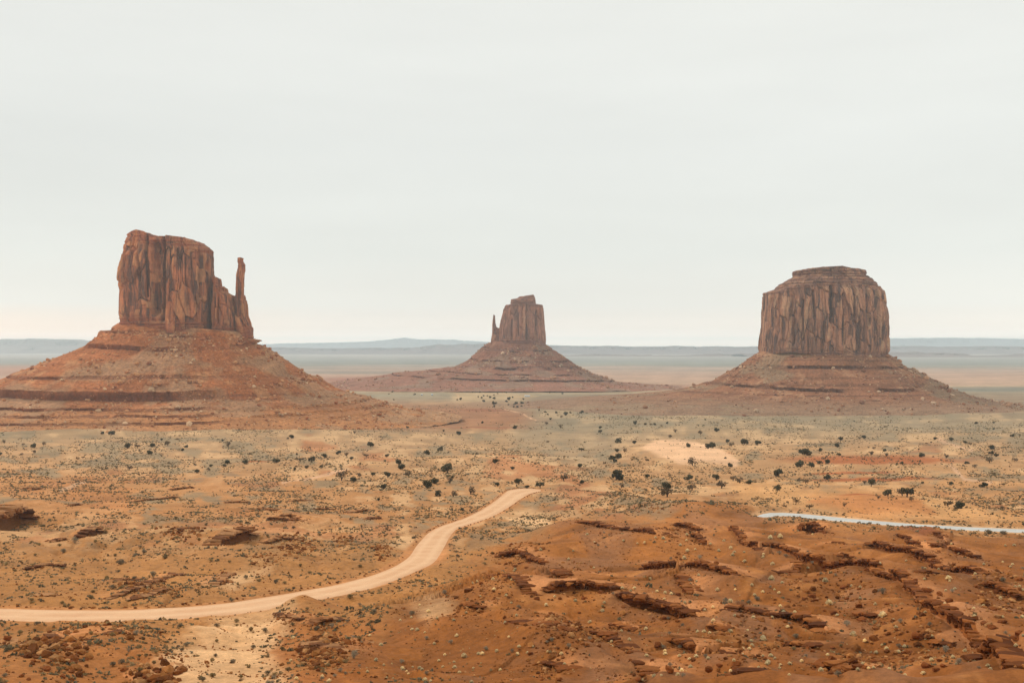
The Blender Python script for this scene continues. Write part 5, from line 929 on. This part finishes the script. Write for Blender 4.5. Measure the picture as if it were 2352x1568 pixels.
# rubble: below ledges, on scree patches, stones along the road edges
P3 = []; S3 = []
for Ld in LEDGES:
    P = resample(Ld['P'], 80); n = int(30+Ld['h']*30)
    for _ in range(n):
        p = P[r.integers(80)]; d = abs(r.normal())*Ld['h']*3+.5; P3.append((p[0]+r.normal()*.8, p[1]-d)); S3.append(r.lognormal(-1.15, .45))
for cu_, cv_, ru, rv, n, s0 in ((420,1238,52,18,260,.75),(680,1262,50,28,300,.75),(790,1242,28,16,160,.6),(876,1270,22,16,130,.6),(610,1296,40,14,120,.5),(120,1525,80,40,420,.6),(350,1556,60,16,160,.55),(740,1500,52,42,420,.55),(340,1365,80,10,160,.55),(516,1330,22,14,90,.5),(1200,1285,60,26,300,.6),(1420,1270,110,40,420,.28),(1300,1500,90,40,360,.4),(1120,1430,90,40,340,.3),(1500,1180,90,14,200,.5),(2290,1410,70,70,340,.5),(1900,1400,110,50,420,.38),(2060,1510,130,50,420,.42),(1720,1500,120,50,300,.34),(1560,1270,60,50,260,.4),(1330,1330,80,20,160,.3),(250,1465,120,20,160,.35),(560,1225,20,14,70,.5),(2180,1330,80,30,200,.45)):
    a = r.uniform(0, 6.28, n); q = np.sqrt(r.random(n))*r.uniform(.6, 1.3, n); x, y = plan(cu_+ru*q*np.cos(a), cv_+rv*q*np.sin(a)); P3 += list(zip(x, y)); S3 += list(s0*r.lognormal(0, .5, n))
for A, f0, f1 in ((RA, .55, .92), (RB, .62, .98), (RA, .05, .5)):
    for i in range(int(len(A)*f0), int(len(A)*f1)):
        for _ in range(3 if f0 > .3 else 1):
            o_ = 1.1 if A is RA else -1.1; P3.append((A[i, 0]+r.normal()*.5, A[i, 1]+o_+r.normal()*.4)); S3.append(r.uniform(.25, .8))
g = scatter(9000, RED, lambda u, v: np.clip(.25+.9*fbm(u/70, v/24, 371, 3), .03, 1), 372); gx_, gy_ = plan(g[:, 0], g[:, 1]); P3 += list(zip(gx_, gy_)); S3 += list(r.lognormal(-1.75, .45, len(g)))
g = scatter(3500, [(-30,1200),(1000,1200),(1150,1270),(1050,1350),(760,1575),(-30,1580)], lambda u, v: np.clip(.15+1.1*fbm(u/60, v/20, 373, 3), .01, 1), 374); gx_, gy_ = plan(g[:, 0], g[:, 1]); P3 += list(zip(gx_, gy_)); S3 += list(r.lognormal(-1.6, .5, len(g)))
P3 = np.array(P3); S3 = np.minimum(np.array(S3), 1.7); ok = strip_dist(P3[:, 0], P3[:, 1], RA, RB) > .3; P3 = P3[ok]; S3 = S3[ok]; Z = terrain(P3[:, 0], P3[:, 1])
stuff_mesh('rubble', ROCKS_LOW, np.stack([P3[:, 0], P3[:, 1], Z+.12*S3], 1), S3, r.uniform(0, 6.28, len(S3)), M['stone'], [(152,94,48),(138,80,38),(170,110,58),(112,64,28),(184,130,80)], 'loose broken rock strewn below ledges and along the road edge', 317, tilt=.35)
# fallen blocks on the talus of each butte
for nm, G, inl, ldg in [(a[0], a[1], a[2], a[3]) for a in TALUS]:
    nr_, nc_ = G.shape[:2]; n = 9000 if nm == 'left butte' else 5000; i = r.integers(int(nr_*.04), int(nr_*.97), n*3); j = r.integers(0, nc_, n*3); p = G[i, j]
    ctr = G[0].mean(0); ok = (p[:, 1] < ctr[1]+60); q = fbm(p[:, 0]/30, p[:, 2]/16, 330, 3)+.25*ss(0, .5, (p[:, 0]-ctr[0])/400); ok &= (r.random(n*3) < np.clip(.35+1.1*q, .02, 1)) & (p[:, 2] > terrain(p[:, 0], p[:, 1])-1); p = p[ok][:n]
    sc_ = {'left butte': 1.0, 'right butte': 1.25, 'far middle butte': 1.5}[nm]; s = np.minimum(sc_*1.5*r.lognormal(0, .72, len(p)), 11*sc_)
    cc_ = [(206,150,104),(190,126,82),(170,106,68),(220,180,140),(196,140,98)] if nm == 'left butte' else [(190,142,108),(170,120,88),(150,100,74),(206,172,140),(180,130,98)]
    stuff_mesh('rubble', ROCKS_LOW, p+np.array([0, 0, .15])*s[:, None], s, r.uniform(0, 6.28, len(p)), M['stone'], cc_, f'fallen sandstone blocks scattered over the slope of the {nm}', 340+len(nm), tilt=.4)

# ------------------------------------------------------------------ far white buildings
def box(x0, x1, y0, y1, z0, z1):
    V = np.array([(x, y, z) for z in (z0, z1) for y in (y0, y1) for x in (x0, x1)], float); return V, np.array([(0, 2, 3, 1), (4, 5, 7, 6), (0, 1, 5, 4), (2, 6, 7, 3), (0, 4, 6, 2), (1, 3, 7, 5)])
def trailer(u, v, wd, label):
    X, Y, Z = hit([u], [v]); W = wd/FD*Y[0]; H_ = 2.9 if W > 12 else 3.6; D_ = 4.6
    t = empty('mobile_home', (X[0], Y[0], Z[0]), label, 'mobile home', 'white buildings on the far plain')
    mesh_obj('wall', *box(-W/2, W/2, -D_/2, D_/2, -.5, H_), M['trailer'], t, False)
    rv_ = np.array([(-W/2-.3, -D_/2-.3, H_), (W/2+.3, -D_/2-.3, H_), (W/2+.3, 0, H_+.8), (-W/2-.3, 0, H_+.8), (W/2+.3, D_/2+.3, H_), (-W/2-.3, D_/2+.3, H_)]); mesh_obj('roof', rv_, [(0, 1, 2, 3), (3, 2, 4, 5)], M['trailer'], t, False)
    for k in np.linspace(-.32, .32, 3): mesh_obj('window', *box(k*W-.6, k*W+.6, -D_/2-.03, -D_/2+.1, 1.1, 2.1), M['dark'], t, False)
trailer(1211, 911, 12.5, 'long low white mobile home on the far plain right of the thicket')
trailer(992.5, 908, 4.5, 'small bright white building, right one of the far pair')
trailer(969, 908.5, 3.5, 'smaller white building, left one of the far pair')

# ------------------------------------------------------------------ the air: pale haze that far things fade into
V, F = box(-25500, 25500, -400, 39500, -25, 420)
hz = mesh_obj('haze', V, F, None, None, False); hm = bpy.data.materials.new('haze'); hm.use_nodes = True; ht = hm.node_tree; ht.nodes.clear()
ho = ht.nodes.new('ShaderNodeOutputMaterial'); pv = ht.nodes.new('ShaderNodeVolumePrincipled'); ht.links.new(pv.outputs[0], ho.inputs['Volume'])
pv.inputs['Color'].default_value = (.79, .925, 1.0, 1); pv.inputs['Density'].default_value = HAZE; pv.inputs['Anisotropy'].default_value = .25
pv.inputs['Density Attribute'].default_value = ''; pv.inputs['Temperature Attribute'].default_value = ''
hz.data.materials.append(hm); tag(hz, 'pale bluish haze over the far plain and mesas', 'haze', None, 'stuff')
